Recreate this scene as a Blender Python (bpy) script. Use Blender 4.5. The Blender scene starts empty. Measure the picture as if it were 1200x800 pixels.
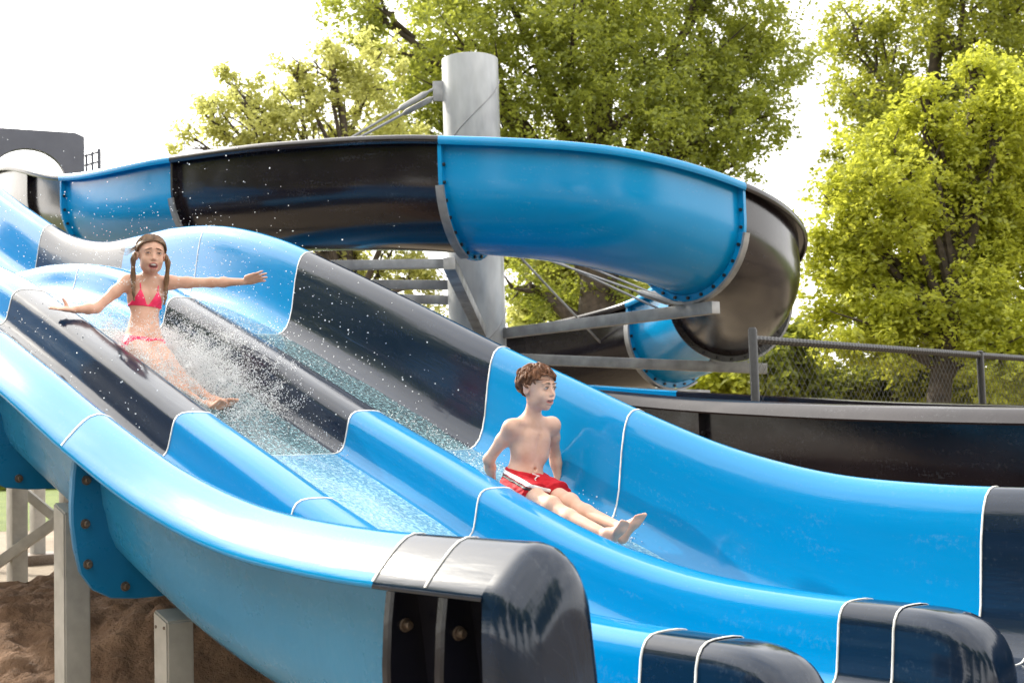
import bpy, bmesh, math, random
import numpy as np
from mathutils import Vector, Matrix
random.seed(7); RNG = np.random.default_rng(7)
SC = bpy.context.scene; COL = SC.collection
PI = math.pi
CAMZ = 1.25                                   # eye height above the sand
FOC, PITCH, ROLL = 1614.3, 0.074, 0.030       # focal length in units of picture width / 1200

# ------------------------------------------------------------------ helpers
def V(*a): return np.array(a, float)
def nrm(v): v = np.asarray(v, float); return v / np.linalg.norm(v)
def at(px, py, D):
    """world point seen at photograph position (px, py) and lying D metres in front of the viewer"""
    x, y = px - 600, py - 400
    cr, sr = math.cos(ROLL), math.sin(ROLL)
    x0, y0 = x * cr - y * sr, x * sr + y * cr
    c, s = math.cos(PITCH), math.sin(PITCH)
    r = V(x0, FOC * c + y0 * s, FOC * s - y0 * c)
    t = D / r[1]
    return V(r[0] * t, D, r[2] * t + CAMZ)

def tag(o, label=None, cat=None, group=None, kind=None):
    if label: o['label'] = label
    if cat: o['category'] = cat
    if group: o['group'] = group
    if kind: o['kind'] = kind
    return o
def thing(name, label, cat, loc=(0, 0, 0), rotz=0, group=None):
    o = bpy.data.objects.new(name, None); COL.objects.link(o)
    o.empty_display_size = 0.2
    o.location = loc; o.rotation_euler = (0, 0, rotz)
    return tag(o, label, cat, group)
def mesh_obj(name, verts, faces, mat, parent=None, smooth=True, sharp=None, uv=None, world=True):
    """one mesh object; verts are world coordinates (moved into the parent's frame)"""
    me = bpy.data.meshes.new(name)
    verts = np.asarray(verts, float)
    off = V(0, 0, 0)
    if parent is not None and world:
        off = V(*parent.location)
        if parent.parent is not None: off = off + V(*parent.parent.location)
    me.from_pydata((verts - off).tolist(), [], faces if isinstance(faces, list) else faces.tolist())
    if uv is not None:
        l = me.uv_layers.new(name='UVMap')
        vi = np.empty(len(me.loops), np.int32); me.loops.foreach_get('vertex_index', vi)
        l.data.foreach_set('uv', np.asarray(uv, np.float32)[vi].ravel())
    if mat is not None:
        for m in (mat if isinstance(mat, (list, tuple)) else [mat]): me.materials.append(m)
    me.update()
    if smooth:
        me.polygons.foreach_set('use_smooth', [True] * len(me.polygons))
        if sharp: me.set_sharp_from_angle(angle=math.radians(sharp))
    o = bpy.data.objects.new(name, me); COL.objects.link(o)
    if parent is not None: o.parent = parent
    return o
class MB:
    def __init__(s): s.v = []; s.f = []; s.uv = []
    def add(s, v, f):
        b = len(s.v); s.v += [tuple(p) for p in v]; s.f += [tuple(i + b for i in q) for q in f]
    def box(s, c, ax, half, bev=0.0):
        """box with axes ax (3 unit vectors) and half sizes; bevelled long edges when bev"""
        bm = bmesh.new(); bmesh.ops.create_cube(bm, size=2)
        for v in bm.verts: v.co = Vector((v.co.x * half[0], v.co.y * half[1], v.co.z * half[2]))
        if bev: bmesh.ops.bevel(bm, geom=bm.edges[:], offset=bev, segments=2, affect='EDGES', profile=0.6)
        bm.verts.index_update()
        A = np.array(ax, float)
        s.add([V(*c) + V(*v.co) @ A for v in bm.verts], [[v.index for v in f.verts] for f in bm.faces]); bm.free()
    def beam(s, a, b, w, h, up=(0, 0, 1), bev=0.004):
        a, b = V(*a), V(*b); x = nrm(b - a); y = nrm(np.cross(up, x)); z = np.cross(x, y)
        s.box((a + b) / 2, (x, y, z), (np.linalg.norm(b - a) / 2, w / 2, h / 2), bev)
    def tube(s, pts, rad, n=10, cap=True):
        pts = [V(*p) for p in pts]; m = len(pts)
        rad = [rad] * m if np.isscalar(rad) else rad
        t0 = nrm(pts[1] - pts[0]); u = nrm(np.cross(t0, V(0, 0, 1) if abs(t0[2]) < .9 else V(1, 0, 0)))
        b = len(s.v)
        for i in range(m):
            t = nrm(pts[min(i + 1, m - 1)] - pts[max(i - 1, 0)])
            u = nrm(u - t * np.dot(u, t)); w = np.cross(t, u)
            for k in range(n):
                a = 2 * PI * k / n
                s.v.append(tuple(pts[i] + (u * math.cos(a) + w * math.sin(a)) * rad[i]))
        for i in range(m - 1):
            for k in range(n):
                s.f.append((b + i * n + k, b + i * n + (k + 1) % n, b + (i + 1) * n + (k + 1) % n, b + (i + 1) * n + k))
        if cap:
            s.f.append(tuple(b + k for k in reversed(range(n)))); s.f.append(tuple(b + (m - 1) * n + k for k in range(n)))
    def obj(s, name, mat, parent=None, smooth=True, sharp=35):
        return mesh_obj(name, s.v, s.f, mat, parent, smooth, sharp)

def spline(xs, ys, x):
    """monotone-ish cubic through the points"""
    xs = np.asarray(xs, float); ys = np.asarray(ys, float); x = np.atleast_1d(np.asarray(x, float))
    m = np.gradient(ys, xs, axis=0)
    i = np.clip(np.searchsorted(xs, x) - 1, 0, len(xs) - 2)
    h = xs[i + 1] - xs[i]; t = (x - xs[i]) / h
    if ys.ndim > 1: h = h[:, None]; t = t[:, None]
    return ((2*t**3 - 3*t**2 + 1) * ys[i] + (t**3 - 2*t**2 + t) * h * m[i] + (-2*t**3 + 3*t**2) * ys[i+1] + (t**3 - t**2) * h * m[i+1])

def sweep(rows, name, mat, parent, sharp=None, closed=False, caps=False, flip=False, us=None):
    """rows: list of equal-length point lists; makes a quad skin with metric UVs"""
    R = np.asarray(rows, float); m, n = R.shape[:2]
    verts = R.reshape(-1, 3)
    vv = np.concatenate([[0], np.cumsum(np.linalg.norm(np.diff(R[m // 2], axis=0), axis=1))])
    uu = np.concatenate([[0], np.cumsum(np.linalg.norm(np.diff(R[:, n // 2], axis=0), axis=1))]) if us is None else np.asarray(us)
    uv = np.stack(np.meshgrid(uu, vv, indexing='ij'), -1).reshape(-1, 2)
    f = []
    for i in range(m - 1):
        for j in range(n if closed else n - 1):
            q = (i * n + j, i * n + (j + 1) % n, (i + 1) * n + (j + 1) % n, (i + 1) * n + j)
            f.append(q[::-1] if flip else q)
    if caps:
        f.append(tuple(range(n))); f.append(tuple((m - 1) * n + k for k in reversed(range(n))))
    return mesh_obj(name, verts, f, mat, parent, True, sharp, uv)

# ------------------------------------------------------------------ materials
def newmat(name):
    m = bpy.data.materials.new(name); m.use_nodes = True
    nt = m.node_tree; return m, nt, nt.nodes['Principled BSDF'], nt.nodes, nt.links
def ramp(nodes, stops):
    r = nodes.new('ShaderNodeValToRGB'); e = r.color_ramp.elements
    while len(e) < len(stops): e.new(.5)
    for q, (p, c) in zip(e, stops): q.position = p; q.color = (*c, 1) if len(c) == 3 else c
    return r
def coords(nodes, links, kind='Object', scale=(1, 1, 1)):
    t = nodes.new('ShaderNodeTexCoord'); mp = nodes.new('ShaderNodeMapping'); mp.inputs['Scale'].default_value = scale
    links.new(t.outputs[kind], mp.inputs['Vector']); return mp.outputs['Vector']
def noise(nodes, links, vec, scale, detail=4, rough=.55):
    n = nodes.new('ShaderNodeTexNoise'); n.inputs['Scale'].default_value = scale
    n.inputs['Detail'].default_value = detail; n.inputs['Roughness'].default_value = rough
    links.new(vec, n.inputs['Vector']); return n.outputs['Fac']
def basic(name, c0, c1, scale=6, rough=(.4, .6), bump=.0, bscale=60, metal=0, kind='Object', stretch=(1, 1, 1), spec=.5, coat=0, bdist=.004, stain=0.0):
    m, nt, b, N, L = newmat(name)
    vec = coords(N, L, kind, stretch)
    f = noise(N, L, vec, scale)
    r = ramp(N, [(.32, c0), (.68, c1)]); L.new(f, r.inputs['Fac']); L.new(r.outputs['Color'], b.inputs['Base Color'])
    if stain:                                     # dried water marks and fine scuffs
        v2 = coords(N, L, 'UV', (.9, 5, 1)); fa_ = noise(N, L, v2, 3.1, 7, .68); fb_ = noise(N, L, coords(N, L, 'UV', (2, 2, 1)), 26, 4, .7)
        ml = N.new('ShaderNodeMath'); ml.operation = 'MULTIPLY'; L.new(fa_, ml.inputs[0]); L.new(fb_, ml.inputs[1])
        rs = ramp(N, [(.30, (0, 0, 0)), (.46, (stain,) * 3)]); L.new(ml.outputs[0], rs.inputs['Fac'])
        mxs = N.new('ShaderNodeMix'); mxs.data_type = 'RGBA'; L.new(rs.outputs['Color'], mxs.inputs['Factor']); L.new(r.outputs['Color'], mxs.inputs['A']); mxs.inputs['B'].default_value = (.55, .60, .64, 1); L.new(mxs.outputs['Result'], b.inputs['Base Color'])
    f2 = noise(N, L, vec, scale * 2.7)
    mr = N.new('ShaderNodeMapRange'); mr.inputs['From Min'].default_value = .3; mr.inputs['From Max'].default_value = .7
    mr.inputs['To Min'].default_value, mr.inputs['To Max'].default_value = rough
    L.new(f2, mr.inputs['Value']); L.new(mr.outputs['Result'], b.inputs['Roughness'])
    b.inputs['Metallic'].default_value = metal; b.inputs['Specular IOR Level'].default_value = spec
    b.inputs['Coat Weight'].default_value = coat; b.inputs['Coat Roughness'].default_value = .05
    if bump:
        f3 = noise(N, L, vec, bscale, 3)
        bp = N.new('ShaderNodeBump'); bp.inputs['Strength'].default_value = bump; bp.inputs['Distance'].default_value = bdist
        L.new(f3, bp.inputs['Height']); L.new(bp.outputs['Normal'], b.inputs['Normal'])
    return m
M = {}
# wet gel-coat: streaks of water run along the slide (UV u = along the run)
M['blue'] = basic('blue_gelcoat', (.0, .195, .44), (.0, .222, .49), 1.3, (.08, .17), .10, 16, kind='UV', stretch=(.35, 3, 1), coat=.0, spec=.42, stain=.07)
M['navy'] = basic('navy_gelcoat', (.003, .011, .027), (.006, .017, .040), 1.6, (.07, .16), .10, 18, kind='UV', stretch=(.5, 4, 1), coat=.0, stain=.05)
M['blue_out'] = basic('blue_outer_shell', (.018, .21, .42), (.034, .25, .48), 2.2, (.22, .36), .32, 30, kind='UV', stretch=(1, 1, 1), coat=0, stain=.16)
M['navy_out'] = basic('navy_outer_shell', (.006, .007, .012), (.012, .012, .02), 2.2, (.12, .26), .22, 26, kind='UV', coat=0)
M['flange'] = basic('blue_flange', (.003, .13, .30), (.008, .16, .35), 5, (.25, .4), .1, 60)
M['seam'] = basic('seam_sealant', (.48, .47, .44), (.8, .8, .78), 14, (.4, .6))
M['rust'] = basic('bolt_steel', (.10, .07, .05), (.2, .16, .13), 80, (.35, .6), metal=.6)
M['galv'] = basic('galvanised_steel', (.20, .202, .205), (.36, .362, .365), 7, (.38, .6), .05, 70, metal=.35)
M['galv_col'] = basic('galvanised_column', (.22, .23, .24), (.50, .51, .515), 3.0, (.35, .55), .04, 40, metal=.3, stretch=(1, 1, .35))
M['post'] = basic('post_steel', (.33, .315, .29), (.45, .43, .40), 9, (.45, .7), .06, 80, metal=.2)
M['slate'] = basic('slate_paint', (.085, .088, .11), (.11, .115, .14), 3, (.4, .55))
M['black'] = basic('black_steel', (.010, .010, .011), (.02, .02, .021), 30, (.3, .5), .1, 90)
M['bark'] = basic('bark', (.035, .027, .02), (.085, .065, .048), 9, (.8, .95), .8, 22, bdist=.03)
M['skinboy'] = None
def skin(name, a, b_):
    m, nt, b, N, L = newmat(name)
    vec = coords(N, L, 'Object')
    f = noise(N, L, vec, 14, 5); r = ramp(N, [(.3, a), (.7, b_)]); L.new(f, r.inputs['Fac']); L.new(r.outputs['Color'], b.inputs['Base Color'])
    b.inputs['Roughness'].default_value = .5; b.inputs['Specular IOR Level'].default_value = .3
    b.inputs['Subsurface Weight'].default_value = .18; b.inputs['Subsurface Radius'].default_value = (.012, .005, .003); b.inputs['Subsurface Scale'].default_value = 1
    f3 = noise(N, L, vec, 160, 3); bp = N.new('ShaderNodeBump'); bp.inputs['Strength'].default_value = .12; bp.inputs['Distance'].default_value = .002
    L.new(f3, bp.inputs['Height']); L.new(bp.outputs['Normal'], b.inputs['Normal']); return m
M['skin_pale'] = skin('skin_pale', (.60, .345, .245), (.72, .465, .355))
M['skin_warm'] = skin('skin_warm', (.58, .32, .22), (.71, .44, .33))
M['red'] = basic('red_swim_cloth', (.42, .006, .014), (.56, .012, .024), 40, (.65, .8), .25, 220, spec=.25)
M['white_cloth'] = basic('white_cloth', (.72, .72, .72), (.82, .82, .82), 30, (.5, .7))
M['black_cloth'] = basic('black_cloth', (.012, .012, .015), (.025, .025, .03), 30, (.5, .7))
M['pink'] = basic('pink_swim_cloth', (.82, .02, .10), (.92, .035, .15), 50, (.4, .6), .2, 200)
M['hair_boy'] = basic('wet_brown_hair', (.085, .034, .015), (.23, .10, .048), 40, (.5, .7), .1, 300, spec=.3)
M['hair_girl'] = basic('wet_dark_blond_hair', (.085, .042, .018), (.22, .12, .055), 40, (.32, .5), .1, 300)
M['eye'] = basic('eye_white', (.7, .68, .66), (.75, .73, .71), 5, (.1, .2))
M['iris'] = basic('iris', (.02, .03, .035), (.04, .05, .06), 5, (.1, .2))
M['brow'] = basic('brow_hair', (.06, .032, .016), (.10, .055, .03), 80, (.6, .8))
M['lip'] = basic('lip', (.45, .13, .115), (.52, .17, .15), 60, (.35, .5))
M['mouth'] = basic('mouth_dark', (.10, .02, .02), (.14, .03, .03), 40, (.3, .5))
M['teeth'] = basic('teeth', (.72, .69, .62), (.78, .75, .7), 40, (.2, .3))

def leafmat(name, a, b_, tr, tw=.5):
    m, nt, b, N, L = newmat(name)
    nt.nodes.remove(b); out = N['Material Output']
    vec = coords(N, L, 'Object')
    f = noise(N, L, vec, 1.1, 3)
    oi = N.new('ShaderNodeNewGeometry')
    mx = N.new('ShaderNodeMath'); mx.operation = 'ADD'
    m2 = N.new('ShaderNodeMath'); m2.operation = 'MULTIPLY_ADD'; m2.inputs[1].default_value = .55; m2.inputs[2].default_value = -.27
    L.new(oi.outputs['Random Per Island'], m2.inputs[0]); L.new(f, mx.inputs[0]); L.new(m2.outputs[0], mx.inputs[1])
    r = ramp(N, [(.25, a), (.75, b_)]); L.new(mx.outputs[0], r.inputs['Fac'])
    r2 = ramp(N, [(.25, tuple(x * .75 for x in tr)), (.75, tr)]); L.new(mx.outputs[0], r2.inputs['Fac'])
    d = N.new('ShaderNodeBsdfDiffuse'); L.new(r.outputs['Color'], d.inputs['Color'])
    t = N.new('ShaderNodeBsdfTranslucent'); L.new(r2.outputs['Color'], t.inputs['Color'])
    g = N.new('ShaderNodeBsdfGlossy'); g.inputs['Roughness'].default_value = .45; g.inputs['Color'].default_value = (.5, .5, .5, 1)
    x = N.new('ShaderNodeMixShader'); x.inputs[0].default_value = tw; L.new(d.outputs[0], x.inputs[1]); L.new(t.outputs[0], x.inputs[2])
    y = N.new('ShaderNodeMixShader'); y.inputs[0].default_value = .06; L.new(x.outputs[0], y.inputs[1]); L.new(g.outputs[0], y.inputs[2])
    L.new(y.outputs[0], out.inputs['Surface']); return m
M['leaf_mid'] = leafmat('leaf_green', (.11, .145, .022), (.23, .265, .045), (.58, .62, .09))
M['leaf_pale'] = leafmat('leaf_pale_green', (.26, .27, .06), (.42, .42, .12), (.84, .84, .28))
M['leaf_lime'] = leafmat('leaf_lime', (.23, .27, .025), (.40, .43, .05), (.80, .82, .10))
M['leaf_deep'] = leafmat('leaf_deep_green', (.11, .14, .016), (.22, .25, .036), (.56, .58, .07))

# ground
def groundmat(name, stops, scale, bump, bscale, rough=.9):
    m, nt, b, N, L = newmat(name)
    vec = coords(N, L, 'Object')
    f = noise(N, L, vec, scale, 8, .6); f2 = noise(N, L, vec, scale * 9, 5, .6)
    a = N.new('ShaderNodeMath'); a.operation = 'MULTIPLY_ADD'; a.inputs[1].default_value = .4; L.new(f2, a.inputs[0]); L.new(f, a.inputs[2])
    s_ = N.new('ShaderNodeMath'); s_.operation = 'SUBTRACT'; s_.inputs[1].default_value = .2; L.new(a.outputs[0], s_.inputs[0])
    r = ramp(N, stops); L.new(s_.outputs[0], r.inputs['Fac']); L.new(r.outputs['Color'], b.inputs['Base Color'])
    b.inputs['Roughness'].default_value = rough
    f3 = noise(N, L, vec, bscale, 6, .65); bp = N.new('ShaderNodeBump'); bp.inputs['Strength'].default_value = bump; bp.inputs['Distance'].default_value = .05
    L.new(f3, bp.inputs['Height']); L.new(bp.outputs['Normal'], b.inputs['Normal']); return m
M['sand'] = groundmat('sand', [(.3, (.17, .13, .09)), (.55, (.24, .19, .135)), (.75, (.30, .245, .18))], .7, .7, 9)
M['lawn'] = groundmat('lawn', [(.3, (.07, .11, .015)), (.7, (.15, .19, .03))], .6, 1, 30)
M['soil'] = groundmat('soil', [(.3, (.14, .076, .042)), (.55, (.26, .152, .09)), (.78, (.36, .23, .145))], 4, 1, 24, .95)

# water on the lanes: clear film with ripples and foam flecks
def watermat(name, foam_lo, foam_hi, fscale, stretch):
    m, nt, b, N, L = newmat(name); nt.nodes.remove(b); out = N['Material Output']
    vec = coords(N, L, 'UV', stretch)
    h = noise(N, L, vec, fscale * .55, 3)
    bp = N.new('ShaderNodeBump'); bp.inputs['Strength'].default_value = .3; bp.inputs['Distance'].default_value = .006; L.new(h, bp.inputs['Height'])
    tr = N.new('ShaderNodeBsdfTransparent'); gl = N.new('ShaderNodeBsdfGlossy'); gl.inputs['Roughness'].default_value = .08
    L.new(bp.outputs['Normal'], gl.inputs['Normal'])
    fr = N.new('ShaderNodeFresnel'); fr.inputs['IOR'].default_value = 1.33; L.new(bp.outputs['Normal'], fr.inputs['Normal'])
    x = N.new('ShaderNodeMixShader'); L.new(fr.outputs[0], x.inputs[0]); L.new(tr.outputs[0], x.inputs[1]); L.new(gl.outputs[0], x.inputs[2])
    f = noise(N, L, vec, fscale, 3, .5)
    r = ramp(N, [(foam_lo, (.05, .05, .05)), (foam_hi, (.85, .85, .85))]); L.new(f, r.inputs['Fac'])
    # more air in the water further down the run
    uvn = N.new('ShaderNodeTexCoord'); sx = N.new('ShaderNodeSeparateXYZ'); L.new(uvn.outputs['UV'], sx.inputs[0])
    mr = N.new('ShaderNodeMapRange'); mr.inputs['From Min'].default_value = -.3; mr.inputs['From Max'].default_value = .5; mr.inputs['To Min'].default_value = 0; mr.inputs['To Max'].default_value = .42; L.new(sx.outputs['X'], mr.inputs['Value'])
    vv = coords(N, L, 'UV', (1.2, 9, 1)); fs_ = noise(N, L, vv, 3, 5, .6)
    mq = N.new('ShaderNodeMath'); mq.operation = 'MULTIPLY'; L.new(mr.outputs['Result'], mq.inputs[0]); L.new(fs_, mq.inputs[1])
    m3 = N.new('ShaderNodeMath'); m3.operation = 'ADD'; m3.use_clamp = True; L.new(r.outputs['Color'], m3.inputs[0]); L.new(mq.outputs[0], m3.inputs[1])
    d = N.new('ShaderNodeBsdfDiffuse'); d.inputs['Color'].default_value = (.50, .86, .95, 1)
    y = N.new('ShaderNodeMixShader'); L.new(m3.outputs[0], y.inputs[0]); L.new(x.outputs[0], y.inputs[1]); L.new(d.outputs[0], y.inputs[2])
    L.new(y.outputs[0], out.inputs['Surface']); return m
M['film'] = watermat('water_film', .46, .98, 70, (.7, 1, 1))
def dropmat():
    m, nt, b, N, L = newmat('water_drops'); nt.nodes.remove(b); out = N['Material Output']
    d = N.new('ShaderNodeBsdfDiffuse'); d.inputs['Color'].default_value = (.93, .94, .95, 1)
    t = N.new('ShaderNodeBsdfTranslucent'); t.inputs['Color'].default_value = (.93, .94, .95, 1)
    g = N.new('ShaderNodeBsdfGlossy'); g.inputs['Roughness'].default_value = .1
    x = N.new('ShaderNodeMixShader'); x.inputs[0].default_value = .5; L.new(d.outputs[0], x.inputs[1]); L.new(t.outputs[0], x.inputs[2])
    y = N.new('ShaderNodeMixShader'); y.inputs[0].default_value = .12; L.new(x.outputs[0], y.inputs[1]); L.new(g.outputs[0], y.inputs[2])
    L.new(y.outputs[0], out.inputs['Surface']); return m
M['drops'] = dropmat()

# ------------------------------------------------------------------ ground
def grid(name, x0, x1, nx, y0, y1, ny, zf, mat, kind='structure'):
    X = np.linspace(x0, x1, nx); Y = np.linspace(y0, y1, ny); XX, YY = np.meshgrid(X, Y, indexing='ij')
    v = np.stack([XX, YY, zf(XX, YY)], -1).reshape(-1, 3)
    i = np.arange((nx - 1) * ny).reshape(nx - 1, ny)[:, :-1].ravel()
    f = np.stack([i, i + ny, i + ny + 1, i + 1], 1)
    o = mesh_obj(name, v, f, mat, None, True); tag(o, kind=kind); return o
def vnoise(x, y, seed=0, octv=5, f0=1.0):
    out = np.zeros_like(x, float); amp = 1.0; rg = np.random.default_rng(seed); f = f0
    for o in range(octv):
        T = rg.random((64, 64)); xi = np.floor(x * f).astype(int); yi = np.floor(y * f).astype(int)
        fx = x * f - xi; fy = y * f - yi; fx = fx*fx*(3-2*fx); fy = fy*fy*(3-2*fy)
        g = lambda a, b: T[(xi + a) % 64, (yi + b) % 64]
        out += amp * ((g(0,0)*(1-fx)+g(1,0)*fx)*(1-fy) + (g(0,1)*(1-fx)+g(1,1)*fx)*fy - .5)
        amp *= .5; f *= 2.03
    return out
g_ = mesh_obj('sand_ground', [(-1500, -1500, 0), (1500, -1500, 0), (1500, 2500, 0), (-1500, 2500, 0)], [(0, 1, 2, 3)], M['sand'], None, False)
tag(g_, 'pale sandy ground under and behind the slide supports', 'ground', kind='structure')
l_ = mesh_obj('lawn', [(-1500, 24, .004), (1500, 24, .004), (1500, 2500, .004), (-1500, 2500, .004)], [(0, 1, 2, 3)], M['lawn'], None, False)
tag(l_, 'sunlit green lawn behind the sandy ground', 'lawn', kind='structure')
def moundz(x, y):
    # heap of dug soil under the near end of the slide
    e = np.clip(1.25 - ((x + 2.3) / 3.2) ** 2 - ((y - 7.25) / 1.95) ** 2, 0, 1)
    base = .62 * (e * e * (3 - 2 * e))
    n = vnoise(x + 20, y + 20, 3, 6, 1.3)
    n2 = vnoise(x + 20, y + 20, 5, 4, 9)
    return base * (1 + .25 * n) + np.where(e > 0, (.10 * n + .05 * np.abs(n2)) * np.clip(e * 4, 0, 1), 0) - .03 * (e <= 0.0)
mo = grid('soil_mound', -6.4, 1.8, 400, 4.6, 9.9, 300, moundz, M['soil'])
tag(mo, 'heap of dark brown dug soil under the near slide wall', 'soil heap')

# ------------------------------------------------------------------ racing slide
TH = .7126
DV = V(math.sin(TH), -math.cos(TH)); NV = V(-math.cos(TH), -math.sin(TH)); P0 = V(-.017, 7.161)
D3 = V(DV[0], DV[1], 0); N3 = V(NV[0], NV[1], 0); U3 = V(0, 0, 1)
KS = [-8.6, -8, -7.05, -6.2, -5.46, -4.78, -4.2, -3.6, -2.85, -2.2, -1.6, -.8, 0, .5, 1., 1.5, 2., 2.5, 3., 3.5, 6.]
KZ = [3.25, 2.95, 2.473, 2.105, 1.825, 1.682, 1.648, 1.627, 1.53, 1.36, 1.14, .826, .503, .314, .122, -.045, -.155, -.2, -.212, -.215, -.22]
def rim(s): return spline(KS, KZ, s)
def SP(s, l, h):
    """world point: s along the run, l across (0 = far rim), h above the rim height"""
    s = np.asarray(s, float)
    xy = P0 + DV * s + NV * l
    return V(xy[0], xy[1], float(rim(s)[0]) + h + CAMZ)
HO = .325; LW = .9; L0, L3 = .025, 2.675
def hr(s): return .2 + .06 * np.clip((s - .8) / 1.8, 0, 1)
def wall_prof(s):
    """(x, h): x > 0 is outward from the crest of a side wall; from the lane floor over the rim to the outside and under"""
    F = -(HO + float(hr(s)))
    return [(-.27, F), (-.25, F + .003), (-.22, F + .018), (-.19, F + .05), (-.168, F + .10), (-.15, F + .17), (-.125, -.19), (-.105, -.10), (-.092, -.065), (-.075, -.032), (-.05, -.010), (-.025, -.001), (0, 0),
            (.025, -.008), (.045, -.022), (.065, -.040), (.085, -.060), (.105, -.081), (.124, -.103), (.129, -.116), (.121, -.121), (.105, -.108), (.085, -.092), (.02, -.09)]
def shell_prof(s):
    F = -(HO + float(hr(s)))
    return [(.02, -.09), (.012, -.12), (.0, -.2), (-.012, -.3), (-.022, F + .20), (-.034, F + .14), (-.058, F + .085), (-.1, F + .04), (-.16, F + .008), (-.24, F - .012), (-.5, F - .02)]
def div_prof(s):
    H = float(hr(s)); b = -HO
    half = [(0, 0), (.04, -.001), (.068, -.005), (.09, -.017), (.105, -.038), (.114, -.066), (.124, -.55 * H), (.134, -H + .05), (.143, -H + .028), (.158, -H + .012), (.178, -H + .003), (.2, -H), (.27, -H)]
    return [(-x, b + h) for x, h in reversed(half)] + [(x, b + h) for x, h in half[1:]]
LWALL = .27
STS = [-8, -5.85, -4.25, -3.07, -1.83, 0, .947, 2.742, 2.944]
CLR = ['blue', 'navy', 'blue', 'blue', 'navy', 'blue', 'blue', 'navy', 'navy']
SEND = 4.6; GS = 2.944; CAP0 = GS + .20; CAPL = .125
slide = thing('racing_slide', 'three lane blue and navy racing slide with low dividers and rolled rims', 'water slide', tuple(SP(0, 1.35, 0))[:2] + (0,))
def srange(a, b, step=.05):
    return np.linspace(a, b, max(2, int(round((b - a) / step)) + 1))
Fl = lambda s: -(HO + float(hr(s)))
walls_near = {}
for k, a in enumerate(STS):
    b = STS[k + 1] if k + 1 < len(STS) else SEND
    mt = M[CLR[k]]; mo_ = M[CLR[k] + '_out']
    S = srange(a, b)
    # far side wall
    o = sweep([[SP(s, L0 - x, h) for x, h in wall_prof(s)] for s in S], 'side_wall', mt, slide, us=S)
    tag(o, ('bright blue' if CLR[k] == 'blue' else 'near-black navy') + ' length of the tall side wall')
    sweep([[SP(s, L0 - x, h) for x, h in shell_prof(s)] for s in S], 'outer_shell', mo_, o, us=S)
    # near side wall, ends at the cap
    S2 = srange(a, min(b, CAP0))
    o = sweep([[SP(s, L3 + x, h) for x, h in wall_prof(s)] for s in S2], 'side_wall', mt, slide, flip=True, us=S2)
    tag(o, ('bright blue' if CLR[k] == 'blue' else 'near-black navy') + ' length of the tall side wall')
    sh = sweep([[SP(s, L3 + x, h) for x, h in shell_prof(s)] for s in S2], 'outer_shell', mo_, o, flip=True, us=S2)
    walls_near[k] = o
    # dividers and lane beds
    if k < 8:
        for j in (1, 2):
            o = sweep([[SP(s, j * LW + x, h) for x, h in div_prof(s)] for s in S], 'divider', mt, slide, us=S)
            tag(o, ('bright blue' if CLR[k] == 'blue' else 'near-black navy') + ' length of the low lane divider')
        for (l0, l1) in ((L0 + LWALL, LW - .27), (LW + .27, 2 * LW - .27), (2 * LW + .27, L3 - LWALL)):
            sweep([[SP(s, l, Fl(s)) for l in np.linspace(l0, l1, 5)] for s in S], 'lane_bed', mt, slide, us=S)
    else:
        sweep([[SP(s, l, Fl(s)) for l in np.linspace(L0 + LWALL, L3 - LWALL, 30)] for s in S], 'lane_bed', mt, slide, us=S)
# rounded ends of the two dividers
NOSE = .31
for j in (1, 2):
    rows = []
    for t in np.concatenate([np.linspace(0, .5, 6), 1 - .5 * np.linspace(1, 0, 16)[1:] ** 1.8]):
        s = GS + NOSE * t
        hf = max(0., 1 - t ** 3.2) ** (1 / 2.6); wf = max(0., 1 - t ** 5) ** .35
        H = float(hr(s))
        rows.append([SP(s, j * LW + x * (wf if abs(x) < .27 else wf), -HO - H - .002 + (h + HO + H) * hf) for x, h in div_prof(s)])
    o = sweep(rows, 'end_cap', M['navy'], slide); tag(o, 'rounded glossy navy nose ending a lane divider')
# near wall end cap: full-height rounded block
def cap_section(s, q):
    """same outline as the wall's rim, then straight down; q = 1 at the start, 0 at the rounded tip"""
    top = wall_prof(s)[8:19]
    pts = [(-.17, -.95), (-.13, -.5), (-.112, -.22)] + top + [(.129, -.2), (.129, -.5), (.129, -.95)]
    cx = -.03; wf = 1 - .42 * (1 - q) ** 1.3; dr = .16 * (1 - q) ** 1.15
    return [(cx + (x - cx) * wf, h - dr * max(0, 1 + h / .95)) for x, h in pts]
rows = []
for t in np.concatenate([[0], np.linspace(.12, 1, 18)]):
    tt = max(0, (t - .12) / .88); g = math.sin(tt * PI / 2); q = math.cos(tt * PI / 2)
    sc = CAP0 + CAPL * (t if t < .12 else .12 + .88 * g)
    rows.append([SP(sc, L3 + x, h) for x, h in cap_section(sc, q)])
o = sweep(rows, 'end_cap', M['navy'], slide, sharp=60, caps=True, flip=True); tag(o, 'tall rounded glossy navy block ending the near side wall')
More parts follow.
